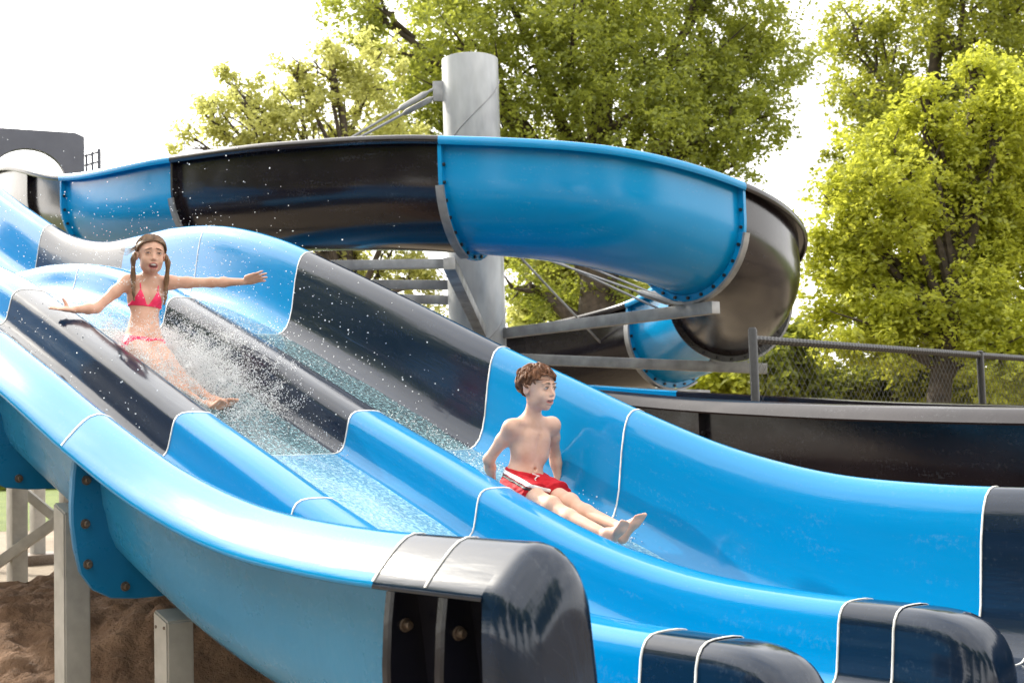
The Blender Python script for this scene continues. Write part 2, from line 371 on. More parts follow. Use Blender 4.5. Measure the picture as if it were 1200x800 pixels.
# closing web of the cap (its upstream face under the lip)
# white sealant lines
def full_profile(s):
    p = [(L0 - x, h) for x, h in wall_prof(s)][:16][::-1]
    for j in (1, 2): p += [(j * LW + x, h) for x, h in div_prof(s)]
    p += [(L3 + x, h) for x, h in wall_prof(s)][:19]
    return p
def seam_line(s, w=.0036, lift=.0025):
    rows = []
    pr = full_profile(s); P = np.array(pr)
    tg = np.gradient(P, axis=0); nn = np.stack([-tg[:, 1], tg[:, 0]], 1)
    nn /= np.linalg.norm(nn, axis=1, keepdims=True) + 1e-9
    nn[nn[:, 1] < -.2] *= -1
    for ds, k in ((-w, .2), (-w, 1), (w, 1), (w, .2)):
        rows.append([SP(s + ds, x + n0 * lift * k, h + n1 * lift * k) for (x, h), (n0, n1) in zip(pr, nn)])
    sweep(rows, 'seam', M['seam'], slide)
for s in (-5.85, -3.07, -1.83, 0, .947, 2.742, 2.944): seam_line(s)
# bolted flanges on the outside of the near wall
def flange(s, parent, mat, thick=.016):
    F = Fl(s)
    outer = [(.075, -.095), (.09, -.2), (.097, -.3), (.096, F + .17), (.084, F + .08), (.064, F + .0), (.025, F - .055), (-.04, F - .088), (-.13, F - .098), (-.5, F - .1)]
    inner = [(x - .01, h) for x, h in shell_prof(s)][1:]
    inner = [inner[min(i, len(inner) - 1)] for i in range(len(outer))]
    inner = [(.0, -.105)] + [(shell_x(s, h), h) for x, h in outer[1:5]] + [(-.07, F + .08), (-.11, F + .045), (-.17, F + .015), (-.25, F - .005), (-.5, F - .01)]
    rows = []
    for ds, sh_ in ((-thick, .006), (-thick * .6, 0), (thick * .6, 0), (thick, .006)):
        rows.append([SP(s + ds, L3 + x - (sh_ if h > F else 0), h + (sh_ if h <= F else 0)) for x, h in outer])
    v = []; f = []
    n = len(outer)
    loop = [[SP(s - thick, L3 + x, h) for x, h in inner]] + rows + [[SP(s + thick, L3 + x, h) for x, h in inner]]
    o = sweep(loop, 'flange', mat, parent, sharp=40)
    for bx, bh in (((.045, -.215), (.05, -.36), (.042, F + .035), (-.09, F - .05)) if s < 2 else ((.045, -.21), (.05, -.43))):
        b_ = MB(); c = SP(s + thick, L3 + bx, bh)
        b_.tube([c, c + D3 * .005, c + D3 * .0052, c + D3 * .018, c + D3 * .02], [.017, .016, .0105, .0105, .008], 12)
        b_.obj('bolt', M['rust'], parent)
def shell_x(s, h):
    P = shell_prof(s); hs = [p[1] for p in P][::-1]; xs = [p[0] for p in P][::-1]
    return float(np.interp(h, hs, xs)) - .008
for s, k, m in ((-1.83, 4, 'flange'), (0, 5, 'flange'), (.947, 6, 'flange'), (2.742, 7, 'navy_out'), (2.944, 8, 'navy_out')):
    flange(s, walls_near[k], M[m])

# water film lying in the lanes
for l, a, b in ((1.35, -3.6, 2.9), (.45, -3.6, 2.9), (2.25, -1.0, 2.6)):
    S = srange(a, b, .03); Ls = np.linspace(-.24, .24, 17)
    rows = []
    for s in S:
        r_ = []
        for x in Ls:
            lift = .007 + .004 * math.sin(9 * s + 4 * x) * math.sin(23 * x + 3 * s)
            edge = max(0, abs(x) - .17) / .07
            rise = .006 * edge ** 2
            r_.append(SP(s, l + x, Fl(s) + lift * (1 - edge * .4) + rise))
        rows.append(r_)
    w = sweep(rows, 'water_film', M['film'], None, us=S)
    tag(w, {1.35: 'foamy sheet of water running down the middle lane behind the girl', .45: 'clear sheet of water running down the far lane under the boy', 2.25: 'sheet of water running down the near lane'}[l], 'water', kind='stuff')

# posts under the near wall
def post(px, D, top_h, label, w=.1, base=0, cut=True):
    p = at(px, 600, D); t = thing('support_post', label, 'post', (p[0], p[1], 0), group=None)
    # square tube with the top cut along the slide's slope
    s_here = np.dot(p[:2] - P0, DV); sl = float(rim(s_here + .1)[0] - rim(s_here - .1)[0]) / .2
    v = []; hw = w / 2
    for z in (0, 1):
        for a_, b_ in ((-1, -1), (1, -1), (1, 1), (-1, 1)):
            q = V(p[0], p[1], 0) + D3 * a_ * hw + N3 * b_ * hw
            q[2] = base if z == 0 else top_h + (sl * a_ * hw if cut else 0)
            v.append(q)
    bm = bmesh.new(); vs = [bm.verts.new(x) for x in v]
    for f in ((3, 2, 1, 0), (4, 5, 6, 7), (0, 1, 5, 4), (1, 2, 6, 5), (2, 3, 7, 6), (3, 0, 4, 7)): bm.faces.new([vs[i] for i in f])
    bmesh.ops.bevel(bm, geom=bm.edges[:], offset=.006, segments=2, affect='EDGES'); bm.verts.index_update()
    o = mesh_obj('tube', [V(*x.co) for x in bm.verts], [[x.index for x in f.verts] for f in bm.faces], M['post'], t, True, 30); bm.free()
    return t, p
t, p = post(84, 5.12, 1.065, 'tall grey steel post rising out of the soil below the blue bolted flange')
zt = at(180, 716, 4.72)[2]
t, p = post(202, 4.72, zt - .012, 'short grey steel post with slanted cut top under the near wall')
for a_ in (-.03, .03):
    m_ = MB(); c = V(p[0], p[1], zt - .05) + N3 * .05 + D3 * a_
    m_.tube([c, c + N3 * .003], [.006, .005], 8); m_.obj('bolt', M['rust'], t)
# braced frame further back
fr = thing('steel_trestle', 'braced grey steel trestle on sand seen below the slide at left edge', 'trestle', tuple(at(20, 600, 12.2)[:2]) + (0,))
pa, pb, pc = at(20, 600, 12.2), at(44, 600, 16.5), at(80, 600, 12.0)
def vpost(p, z1, w, name, parent, z0=0):
    b = MB(); b.box((p[0], p[1], (z0 + z1) / 2), (D3, N3, U3), (w / 2, w / 2, (z1 - z0) / 2), .006); return b.obj(name, M['post'], parent)
vpost(pa, 2.05, .14, 'post', fr); vpost(pb, 3.1, .14, 'post', fr); vpost(pc, 1.6, .12, 'post', fr)
b = MB(); b.box((pb[0], pb[1], .06), (D3, N3, U3), (.28, .28, .06), .01); b.obj('footing', M['rust'], fr)
b = MB(); b.beam(at(-40, 686, 12.1), at(84, 598, 12.1), .07, .09); b.obj('brace', M['post'], fr)
b = MB(); b.beam(at(4, 556, 12.4), at(84, 622, 12.4), .06, .08); b.obj('brace', M['post'], fr)

# ------------------------------------------------------------------ spiral flume
FR, FH = .48, .75           # half width, height
ctrl = [  # X, Y, Z of the rim height on the centre line
    (-6.3, 16.9, 3.35), (-5.35, 15.2, 3.12), (-4.5, 13.75, 2.90), (-3.66, 12.72, 2.56), (-2.40, 11.45, 2.41), (-1.4, 10.62, 2.30), (-.40, 10.02, 2.17), (.55, 9.80, 2.01), (1.33, 10.22, 1.83), (1.80, 10.95, 1.66), (1.92, 11.85, 1.49), (1.68, 12.85, 1.33), (1.05, 13.65, 1.22), (-.05, 14.35, 1.10), (-1.3, 14.2, .97), (-2.05, 13.0, .83), (-1.9, 11.4, .69), (-1.0, 10.1, .55), (.1, 9.3, .41), (1.05, 8.58, .28), (1.75, 7.78, .185), (2.5, 6.85, .11), (3.3, 5.85, .06), (4.0, 5.0, .03)]
C = np.array(ctrl); C[:, 2] += CAMZ
seg = np.concatenate([[0], np.cumsum(np.linalg.norm(np.diff(C, axis=0), axis=1))])
def FP(u): return spline(seg, C, u)[0]
def fframe(u):
    a, b = FP(max(0, u - .02)), FP(min(seg[-1], u + .02)); t = nrm(V(b[0] - a[0], b[1] - a[1], 0)); right = V(t[1], -t[0], 0)
    return FP(u), t, right
def u_at(px, lo, hi, side=1):
    """arc length at which the flume's centre line shows at picture column px"""
    best = None
    for u in np.arange(lo, hi, .01):
        p, _, r = fframe(u); p = p + r * FR * side; q = 600 + FOC * p[0] / p[1]
        if best is None or abs(q - px) < best[0]: best = (abs(q - px), u)
    return best[1]
def fprof(outer=0.0):
    pts = []
    n = 26
    for i in range(n + 1):
        a = PI + PI * i / n
        x = FR * math.cos(a); z = FR * math.sin(a)
        pts.append((x, z))
    side = FH - FR
    p = [(-FR, 0.0 - 0)] 
    pts = [(-FR - .0, -.02), (-FR, -side * .5)] + [(x, z - side) for x, z in pts] + [(FR, -side * .5), (FR, -.02)]
    o = outer
    return pts
def foffset(pts, d):
    P = np.array(pts); tg = np.gradient(P, axis=0); nn = np.stack([tg[:, 1], -tg[:, 0]], 1); nn /= np.linalg.norm(nn, axis=1, keepdims=True)
    return P + nn * d
inner = foffset(fprof(), 0); outer = foffset(fprof(), .012)
# closed skin: outside wall, rolled rims, inside wall
def fsection(wide):
    o = outer.tolist(); i = inner.tolist()
    # left is x<0 ; rim flange turns outward with a small lip
    left = [(-FR - .012, -.03), (-FR - .05, -.026), (-FR - .066, -.058), (-FR - .076, -.06), (-FR - .084, -.045), (-FR - .084, -.022), (-FR - .076, -.004), (-FR - .06, .005), (-FR - .01, .005), (-FR + .002, -.006)]
    if wide: left = [(-FR - .012, -.035), (-FR - .05, -.05), (-FR - .085, -.078), (-FR - .094, -.08), (-FR - .099, -.07), (-FR - .08, -.042), (-FR - .052, -.014), (-FR - .022, .002), (-FR + .002, -.006)]
    right = [(-x, z) for x, z in reversed(left)]
    return left[::-1] + o[1:-1] + right[::-1] + [tuple(p) for p in i[::-1]][1:-1]
FS = fsection(False); FSW = fsection(True)
def flume_section(u0, u1, cm, label, prof=None):
    U = np.linspace(u0, u1, max(3, int((u1 - u0) / .09)))
    rows = []
    for u in U:
        p, t, r = fframe(u)
        rows.append([p + r * x + U3 * z for x, z in (prof or FS)])
    o = sweep(rows, 'flume_section', cm, flume, sharp=50, closed=True, us=U); tag(o, label)
    return o
uA = u_at(38, 0, 6); uB = u_at(78, 0, 6.5); uC = u_at(210, 2, 8); uD = u_at(524, 4, 10.5); uE = u_at(872, 7, 11.5)
flume = thing('flume_slide', 'open spiral flume in alternating navy and blue lengths curling round the steel column', 'water slide', (C[7][0], C[7][1], 0))
i_ = int(np.argmin(np.abs(C[:, 0] - 1.90) + np.abs(C[:, 1] - 11.85)))
uF = seg[10] + .15; uG = u_at(742, seg[11], seg[13], -1); uH = seg[15]; uI = seg[17] + .3; uJ = u_at(790, seg[17], seg[21], -1); uJ2 = u_at(822, seg[18], seg[22], 1); uK = u_at(985, seg[19], seg[22], 1)
FM = {'n': basic('navy_flume_gelcoat', (.010, .008, .011), (.02, .015, .018), 1.5, (.13, .24), .16, 12, kind='UV', coat=0, stain=.08),
      'b': basic('blue_flume_gelcoat', (.001, .25, .54), (.002, .285, .60), 1.5, (.14, .26), .12, 12, kind='UV', coat=0, stain=.12)}
secs = [(0, uA, 'n', 'near-black length leaving the arch'), (uA, uB, 'n', 'short near-black length beyond the arch'), (uB, uC, 'b', 'distant blue length at left'), (uC, uD, 'n', 'long near-black length above the girl'),
        (uD, uE, 'b', 'blue length crossing in front of the column'), (uE, uF, 'n', 'near-black length curling round the right end'), (uF, uG, 'b', 'small blue length on the lower level'), (uG, uH, 'n', 'near-black length behind the column'),
        (uH, uI, 'b', 'blue length hidden behind the racing slide'), (uI, uJ, 'b', 'blue length just before the long navy trough'), (uJ, uK, 'n', 'navy trough length with a bolted joint'), (uK, seg[-1], 'n', 'navy trough length running out at right')]
sec_objs = [flume_section(a, b, FM[c], l, FSW if k_ >= 9 else FS) for k_, (a, b, c, l) in enumerate(secs)]
# joint flanges with bolts
def joint(u, parent, mat, bolts=True, n=15):
    p, t, r = fframe(u)
    o1 = foffset(fprof(), .012); o2 = foffset(fprof(), .062)
    o1 = o1.copy(); o2 = o2.copy(); o1[[0, -1], 1] = o2[[0, -1], 1] = -.035
    rows = []
    for q, dt in ((o1, -.014), (o2, -.014), (o2, .014), (o1, .014)):
        rows.append([p + r * x + U3 * z + t * dt for x, z in q])
    sweep(rows, 'joint_flange', mat, parent, sharp=40)
    if bolts:
        mid = foffset(fprof(), .037)[1:-1]; L_ = np.concatenate([[0], np.cumsum(np.linalg.norm(np.diff(mid, axis=0), axis=1))])
        for k in range(n):
            a = L_[-1] * (k + .5) / n; x = np.interp(a, L_, mid[:, 0]); z = np.interp(a, L_, mid[:, 1])
            c = p + r * x + U3 * z
            b = MB(); b.tube([c - t * .028, c + t * .028], .013, 8); b.obj('bolt', M['black'], parent)
for u, i, c, bl in ((uA, 1, 'n', 0), (uB, 2, 'b', 1), (uC, 3, 'n', 1), (uD, 4, 'b', 1), (uE, 4, 'b', 1), (uF, 5, 'n', 1), (uG, 6, 'b', 1), (uJ2, 10, 'n', 1)):
    joint(u, sec_objs[i], FM[c], bool(bl))

# ------------------------------------------------------------------ column with arms, saddles and stay cables
CX, CY = at(557, 300, 12.1)[:2]; CR = .252
col = thing('support_column', 'thick galvanised round steel column holding the spiral flume on arms and cables', 'column', (CX, CY, 0))
ctop = at(551, 70, 12.1)[2]
m_ = MB(); m_.tube([(CX, CY, 0), (CX, CY, ctop - .02), (CX, CY, ctop - .005), (CX, CY, ctop)], [CR, CR, CR, CR - .012], 48)
m_.obj('mast', M['galv_col'], col)
m_ = MB()                                   # thin weld line winding round the mast
hel = [V(CX + (CR + .001) * math.cos(a), CY + (CR + .001) * math.sin(a), ctop - .95 + (a - PI) / PI * .75) for a in np.linspace(PI * .98, PI * 2.02, 30)]
hel2 = [p - V(0, 0, 2.05) for p in hel]
m_.tube(hel, .006, 6); m_.tube(hel2, .006, 6); m_.obj('weld_seam', M['galv'], col)
def arm(a, b, w=.09, h=.10):
    o = MB(); o.beam(a, b, w * .85, h * .82, bev=.006); return o.obj('arm', M['galv'], col)
def saddle(u, parent, a0, a1, dt=.03):
    """curved steel cradle under the flume joint, a in degrees (180 = viewer's right rim ... 0)"""
    p, t, r = fframe(u)
    A = np.radians(np.linspace(a0, a1, 18)); R0, R1 = FR + .066, FR + .085
    rows = []
    for R_, d_ in ((R0, -dt), (R1, -dt), (R1, dt), (R0, dt), (R0, -dt)):
        rows.append([p + r * R_ * math.cos(a) + U3 * (R_ * math.sin(a) - (FH - FR)) + t * d_ for a in A])
    sweep(rows, 'saddle', M['galv'], parent, sharp=40)
def under(u, dz=.09):
    p, t, r = fframe(u); return p - U3 * (FH + .085 + dz / 2)
def cpt(px, py, D): return at(px, py, D)
mast = lambda z, ang: V(CX + CR * math.cos(ang), CY + CR * math.sin(ang), z)
# front joint (above the navy/blue change)
pD, tD, rD = fframe(uD); q = under(uD)
a1 = arm(q + rD * .42, mast(q[2] - .30, -PI * .45), .10, .11); saddle(uD, a1, 285, 352)
# right joint: long arm
q = under(uE); a2 = arm(mast(at(595, 391, 12.1)[2], -.25), q + nrm(V(q[0] - CX, q[1] - CY, 0)) * .25 - U3 * .0, .10, .11); saddle(uE, a2, 250, 350)
q = under(uF); a3 = arm(mast(at(595, 420, 12.1)[2], -.05), q + nrm(V(q[0] - CX, q[1] - CY, 0)) * .3, .10, .11); saddle(uF, a3, 250, 352)
q = under(uG); a4 = arm(mast(at(595, 452, 12.1)[2], .5), q + V(.35, .2, 0), .10, .11); saddle(uG, a4, 170, 300)
q = under(uC); a5 = arm(mast(at(520, 309, 12.1)[2], PI), q + V(-.1, -.1, 0), .10, .10); saddle(uC, a5, 275, 352)
a6 = arm(mast(at(520, 333, 12.1)[2], PI * .9), V(-2.4, 12.6, at(430, 331, 12.6)[2] + .02), .10, .10)
a7 = arm(mast(at(520, 350, 12.1)[2], PI * .75), V(-2.1, 13.5, at(470, 345, 13.5)[2] + .02), .10, .10)
def cable(a, b, r=.011, turnbuckle=.0):
    o = MB(); a, b = V(*a), V(*b); o.tube([a, b], r, 6)
    if turnbuckle:
        d = nrm(b - a); c = a + (b - a) * turnbuckle; o.tube([c - d * .16, c - d * .12, c + d * .12, c + d * .16], [.012, .026, .026, .012], 8)
    o.obj('stay_cable', M['galv'], col)
lug = at(514, 107, 12.05)
m_ = MB(); m_.box(lug + V(.0, 0, 0), (V(1, 0, 0), V(0, 1, 0), U3), (.05, .012, .09), .004); m_.obj('cable_lug', M['galv'], col)
pC, tC, rC = fframe(uC)
cable(lug + V(-.05, 0, .02), pC + V(.25, .2, -.2), .013, .12); cable(lug + V(-.05, .03, -.05), at(330, 210, 11.9), .013, .10)
cable(mast(at(590, 280, 12.1)[2], -.3), at(742, 442, 13.6), .011, .9)
cable(mast(at(590, 287, 12.1)[2], -.4), at(788, 356, 11.3), .011, .9); cable(mast(at(590, 272, 12.1)[2], -.5), at(800, 358, 11.4), .011, .92)
cable(mast(at(590, 278, 12.1)[2], -.2), at(872, 408, 12.4), .011, .95)

# ------------------------------------------------------------------ start arch, far left
pS = FP(seg[1]); _, tS, rS = fframe(seg[1])
AX = nrm(V(.90, .42, 0)); AY = V(-AX[1], AX[0], 0)
ac = at(33, 205, 15.2); 
arch = thing('start_arch', 'slate grey arch panel with side railing over the start of the flume at far left', 'arch', (ac[0], ac[1], 0))
w2, ht, rad = .60, .50, .38
n = 24; prof_o = []; prof_i = []
for i in range(n + 1):
    a = PI - PI * i / n
    prof_i.append((rad * 1.02 * math.cos(a), .32 * math.sin(a) - .03))
# outer outline sampled with the same count
for i in range(n + 1):
    a = PI - PI * i / n; c, s_ = math.cos(a), math.sin(a); k = min(w2 / max(abs(c), 1e-6), ht / max(s_, 1e-6)); prof_o.append((c * k, max(s_ * k, -.03) if s_ > 1e-3 else -.03))
prof_o[0] = (-w2, -.35); prof_o[-1] = (w2, -.35); prof_i[0] = (-rad * 1.02, -.35); prof_i[-1] = (rad * 1.02, -.35)
rows = []
for pr, dy in ((prof_i, -.05), (prof_o, -.05), (prof_o, .05), (prof_i, .05), (prof_i, -.05)):
    rows.append([ac + AX * x + AY * dy + U3 * z for x, z in pr])
sweep(rows, 'arch_panel', M['slate'], arch, sharp=30)
m_ = MB(); rb = ac + AX * (w2 + .01)
for x in (.02, .085, .16): m_.tube([rb + AX * x + U3 * -.3, rb + AX * x + U3 * (.26 + x * .5)], .014 if x != .16 else .02, 8)
for z in (-.08, .03, .14, .25): m_.tube([rb + U3 * z, rb + AX * .165 + U3 * (z + .06)], .011, 8)
m_.obj('railing', M['slate'], arch)
m_ = MB(); m_.box(ac + V(0, .9, 0) + U3 * -.98, (AX, AY, U3), (1.1, 1.3, .06), .01); m_.obj('deck', M['galv'], arch)
for sx in (-1, 1):
    for sy in (-.2, 1.9):
        q = ac + AX * sx * .95 + AY * sy; m_ = MB(); m_.box((q[0], q[1], (ac[2] - 1.05) / 2), (AX, AY, U3), (.07, .07, (ac[2] - 1.05) / 2), .006); m_.obj('post', M['post'], arch)
for sx in (-1, 1):
    q = ac + AX * sx * (w2 - .1) + U3 * -.63; m_ = MB(); m_.box(q, (AX, AY, U3), (.06, .1, .29), .006); m_.obj('panel_leg', M['slate'], arch)

# ------------------------------------------------------------------ chain-link fence
fa, fb = at(882, 392, 8.6), at(1148, 412, 11.5); fd = nrm(fb - fa); fdh = nrm(V(fd[0], fd[1], 0)); slope = fd[2] / math.hypot(fd[0], fd[1]); FL = math.hypot(*(fb - fa)[:2])
fence = thing('chain_link_fence', 'black chain link fence with dark wrapped top rail behind the navy trough', 'fence', (fa[0], fa[1], 0))
def fpt(x, z): return V(fa[0] + fdh[0] * x, fa[1] + fdh[1] * x, z)
ztop = lambda x: fa[2] + slope * x
for i in range(4):
    x = FL * i; m_ = MB(); m_.tube([fpt(x, 0), fpt(x, ztop(x) + (.03 if i == 0 else .0)), fpt(x, ztop(x) + (.045 if i == 0 else .01))], [.028 if i == 0 else .03, .028 if i == 0 else .03, .018], 14); m_.obj('post', M['black'], fence)
m_ = MB(); xs = np.arange(0, FL * 3, .012); m_.tube([fpt(x, ztop(x) - .03) for x in xs], [.024 + .004 * math.sin(x * 2 * PI / .048) for x in xs], 8); m_.obj('top_rail', M['black'], fence)
m_ = MB(); pitch = .075; Hf = ztop(0) - .05
x = -Hf
while x < FL * 3:
    for sgn in (1, -1):
        xa, xb = (x, x + Hf) if sgn == 1 else (x + Hf, x)
        za, zb = .02, Hf
        # clip to [0, FL*3]
        def cl(x0, z0, x1, z1):
            t0, t1 = 0, 1; dx = x1 - x0
            for lim, s_ in ((0, 1), (FL * 3, -1)):
                f0, f1 = (x0 - lim) * s_, (x1 - lim) * s_
                if f0 < 0 and f1 < 0: return None
                if f0 < 0: t0 = max(t0, f0 / (f0 - f1))
                if f1 < 0: t1 = min(t1, f0 / (f0 - f1))
            if t1 - t0 < .01: return None
            return (x0 + dx * t0, z0 + (z1 - z0) * t0, x0 + dx * t1, z0 + (z1 - z0) * t1)
        c = cl(xa, za, xb, zb)
        if c:
            o_ = slope * max(c[0], 0)
            m_.tube([fpt(c[0], c[1] + slope * c[0] * (c[1] / Hf)), fpt(c[2], c[3] + slope * c[2] * (c[3] / Hf))], .0013, 3, False)
    x += pitch
m_.obj('wire_mesh', M['black'], fence)

# ------------------------------------------------------------------ trees
def leaves(centres, radii, counts, size, seed, flat=.75):
    """leaf-shaped faces gathered on twigs inside each clump"""
    rg = np.random.default_rng(seed); PTS = []
    for c, r, k in zip(centres, radii, counts):
        ntw = max(6, int(k / 16))
        d = rg.normal(size=(ntw, 3)); d /= np.linalg.norm(d, axis=1, keepdims=True)
        rr = r * rg.random(ntw) ** .45
        tw = c + d * rr[:, None] * V(1, 1, flat)
        # twig direction: outward and drooping
        td = d * .8 + rg.normal(size=(ntw, 3)) * .5 + V(0, 0, -.15); td /= np.linalg.norm(td, axis=1, keepdims=True)
        for j in range(16):
            t = (j / 15 - .3) * r * .55 * (.6 + .8 * rg.random((ntw, 1)))
            PTS.append(tw + td * t + rg.normal(size=(ntw, 3)) * size * .55)
    P = np.concatenate(PTS); n = len(P)
    a = rg.normal(size=(n, 3)); a[:, 2] = a[:, 2] * .5 - .25; a /= np.linalg.norm(a, axis=1, keepdims=True)
    up = rg.normal(size=(n, 3)) * .75 + V(0, 0, .8); b = np.cross(up, a); b /= np.linalg.norm(b, axis=1, keepdims=True)
    nn = np.cross(a, b)
    L_ = size * (.65 + .7 * rg.random((n, 1))); W_ = L_ * .30
    v = np.stack([P, P + a * L_ * .45 + b * W_ + nn * L_ * .06, P + a * L_ - nn * L_ * .10, P + a * L_ * .45 - b * W_ + nn * L_ * .06], 1).reshape(-1, 3)
    f = np.arange(n * 4).reshape(n, 4)
    return v, f
def tree(name, label, cat, trunk_px, D, lobes, nleaf, size, leafm, seed, trunk_r=.22, forks=None, spread=.55, group=None, clump=(.28, .5), low=None):
    """lobes: (px, py, radius px); the crown is filled with leaf clumps around the limbs"""
    rg = np.random.default_rng(seed); base = at(trunk_px, 500, D); base[2] = 0
    t = thing(name, label, cat, tuple(base), group=group)
    k = D / FOC
    LC = []; LR = []
    for (px, py, r) in lobes:
        c = at(px, py, D); c[1] += rg.uniform(-1, 1) * r * k * spread * 1.6; LC.append(c); LR.append(r * k)
    LC = np.array(LC); LR = np.array(LR)
    w = LR ** 2; w = w / w.sum()
    cen = []; rad = []; cnt = []
    per = 110
    for i in range(len(LC)):
        m = max(3, int(nleaf * w[i] / per))
        for q in range(m):
            d = nrm(rg.normal(size=3)); rr = LR[i] * rg.random() ** .42
            cen.append(LC[i] + d * rr * V(1, 1, .9)); rad.append(rg.uniform(*clump) * min(1.3, .5 + LR[i] * .4)); cnt.append(per * rg.uniform(.5, 1.5))
    v, f = leaves(cen, rad, cnt, size, seed + 1)
    keep = v.reshape(-1, 4, 3)[:, :, 2].min(1) > .05
    v = v.reshape(-1, 4, 3)[keep].reshape(-1, 3); f = np.arange(len(v)).reshape(-1, 4)
    mesh_obj('crown', v, f, leafm, t, False)
    # trunk and limbs
    m_ = MB(); topc = LC[np.argmax(LC[:, 2])]
    fork = V(base[0], base[1], max(.35, (forks if forks else 2.2)))
    hgt = topc[2]
    pts = []
    for z in np.linspace(0, 1, 9):
        p = base + (V(topc[0], topc[1], hgt) - base) * z; q = base * (1 - z) + V(base[0] + (topc[0] - base[0]) * z * z, base[1] + (topc[1] - base[1]) * z * z, 0) * z
        pts.append(V(base[0] + (topc[0] - base[0]) * z ** 2 + .12 * math.sin(z * 7 + seed), base[1] + (topc[1] - base[1]) * z ** 2, hgt * z))
    m_.tube(pts, [trunk_r * (1.25 if i == 0 else 1) * (1 - .85 * (i / 8)) + .015 for i in range(9)], 12)
    P_ = np.array(pts)
    for i in range(len(LC)):
        zz = fork[2] + (LC[i][2] - fork[2]) * .35; zz = max(fork[2] * .8, min(zz, hgt * .9))
        st = np.array([np.interp(zz, P_[:, 2], P_[:, j]) for j in range(3)])
        e = LC[i]; r0 = trunk_r * (1 - .8 * zz / max(hgt, .1)) * .55 + .012
        mid = st + (e - st) * .5 + V(0, 0, .12 * np.linalg.norm(e - st)) + rg.normal(size=3) * .08
        m_.tube([st, st + (mid - st) * .55, mid, mid + (e - mid) * .55 + rg.normal(size=3) * .05, e], [r0, r0 * .8, r0 * .6, r0 * .4, r0 * .2], 7)
        for q in range(6):
            d = nrm(rg.normal(size=3)); s0 = mid + (e - mid) * rg.uniform(.1, 1); e2 = e + d * LR[i] * rg.uniform(.5, .95)
            m_.tube([s0, (s0 + e2) / 2 + rg.normal(size=3) * .1 + V(0, 0, .05), e2], [r0 * .35, r0 * .22, .006], 5)
    m_.obj('trunk', M['bark'], t)
    return t
tree('broadleaf_tree', 'huge broad green tree towering behind the steel column', 'tree', 690, 25,
     [(640, 40, 120), (770, 60, 120), (860, 70, 90), (560, 90, 95), (700, 150, 120), (490, 50, 85), (430, 20, 55), (820, 150, 90), (910, 40, 60), (600, 180, 90), (880, 130, 60), (500, 140, 70), (720, -60, 130), (560, -50, 110), (860, -40, 90), (680, 255, 80), (780, 240, 70), (860, 185, 50), (620, 330, 50), (720, 325, 42)],
     125000, .092, M['leaf_mid'], 11, .42, 2.6)
tree('young_tree', 'pale yellowish loose tree behind the flume left of the column', 'tree', 420, 21,
     [(400, 110, 55), (335, 120, 55), (280, 125, 42), (245, 140, 30), (225, 160, 24), (440, 150, 60), (360, 165, 50), (300, 165, 40), (430, 70, 45), (265, 95, 18), (340, 80, 26), (385, 70, 30), (455, 300, 48), (500, 330, 40), (410, 300, 34), (400, 230, 60), (480, 240, 60)],
     23000, .085, M['leaf_pale'], 21, .16, 2.0, clump=(.2, .4))
tree('tall_tree', 'tall mid green tree rising behind the lime coloured tree at right', 'tree', 1090, 29,
     [(1040, 40, 75), (1110, 20, 85), (1180, 60, 85), (1000, 40, 45), (1050, 110, 70), (1150, 120, 80), (1010, 130, 45), (1100, -60, 100), (1000, 190, 45), (1200, -20, 90), (1230, 140, 90), (1070, 200, 80), (1170, 230, 80)],
     68000, .105, M['leaf_deep'], 31, .34, 3.0)
tree('lime_tree', 'bright lime green bushy tree beyond the fence at right', 'tree', 1105, 16.5,
     [(1090, 190, 65), (1140, 190, 75), (1030, 235, 60), (1150, 270, 85), (1070, 300, 80), (985, 265, 42), (980, 320, 45), (1110, 370, 85), (1010, 385, 60), (1085, 110, 22), (1088, 140, 28), (1155, 75, 26), (1165, 110, 34), (1190, 150, 60), (1030, 170, 40), (1200, 340, 80), (1230, 230, 80), (1180, 420, 60), (980, 225, 26)],
     88000, .073, M['leaf_lime'], 41, .17, 1.7, clump=(.2, .42))
SHG = 'bushes between the fence and the trees'
for i, (px, D, lob, nl, lab, lm) in enumerate([
    (835, 19, [(835, 440, 34), (800, 452, 24), (865, 455, 28)], 5200, 'low yellow green bush under the curled flume end', 'leaf_lime'),
    (915, 18, [(915, 440, 36), (950, 450, 30), (890, 430, 22), (930, 405, 26)], 6800, 'green bush just right of the first fence post', 'leaf_mid'),
    (1030, 18.5, [(1030, 455, 40), (990, 450, 32), (1060, 440, 34)], 6500, 'deep green bush under the lime tree left side', 'leaf_deep'),
    (1150, 18, [(1150, 460, 40), (1110, 452, 36), (1195, 458, 40)], 7500, 'lime bush behind the second fence post', 'leaf_lime')]):
    tree('bush', lab, 'bush', px, D, lob, nl, .12, M[lm], 60 + 3 * i, .05, .25, group=SHG, clump=(.16, .34))
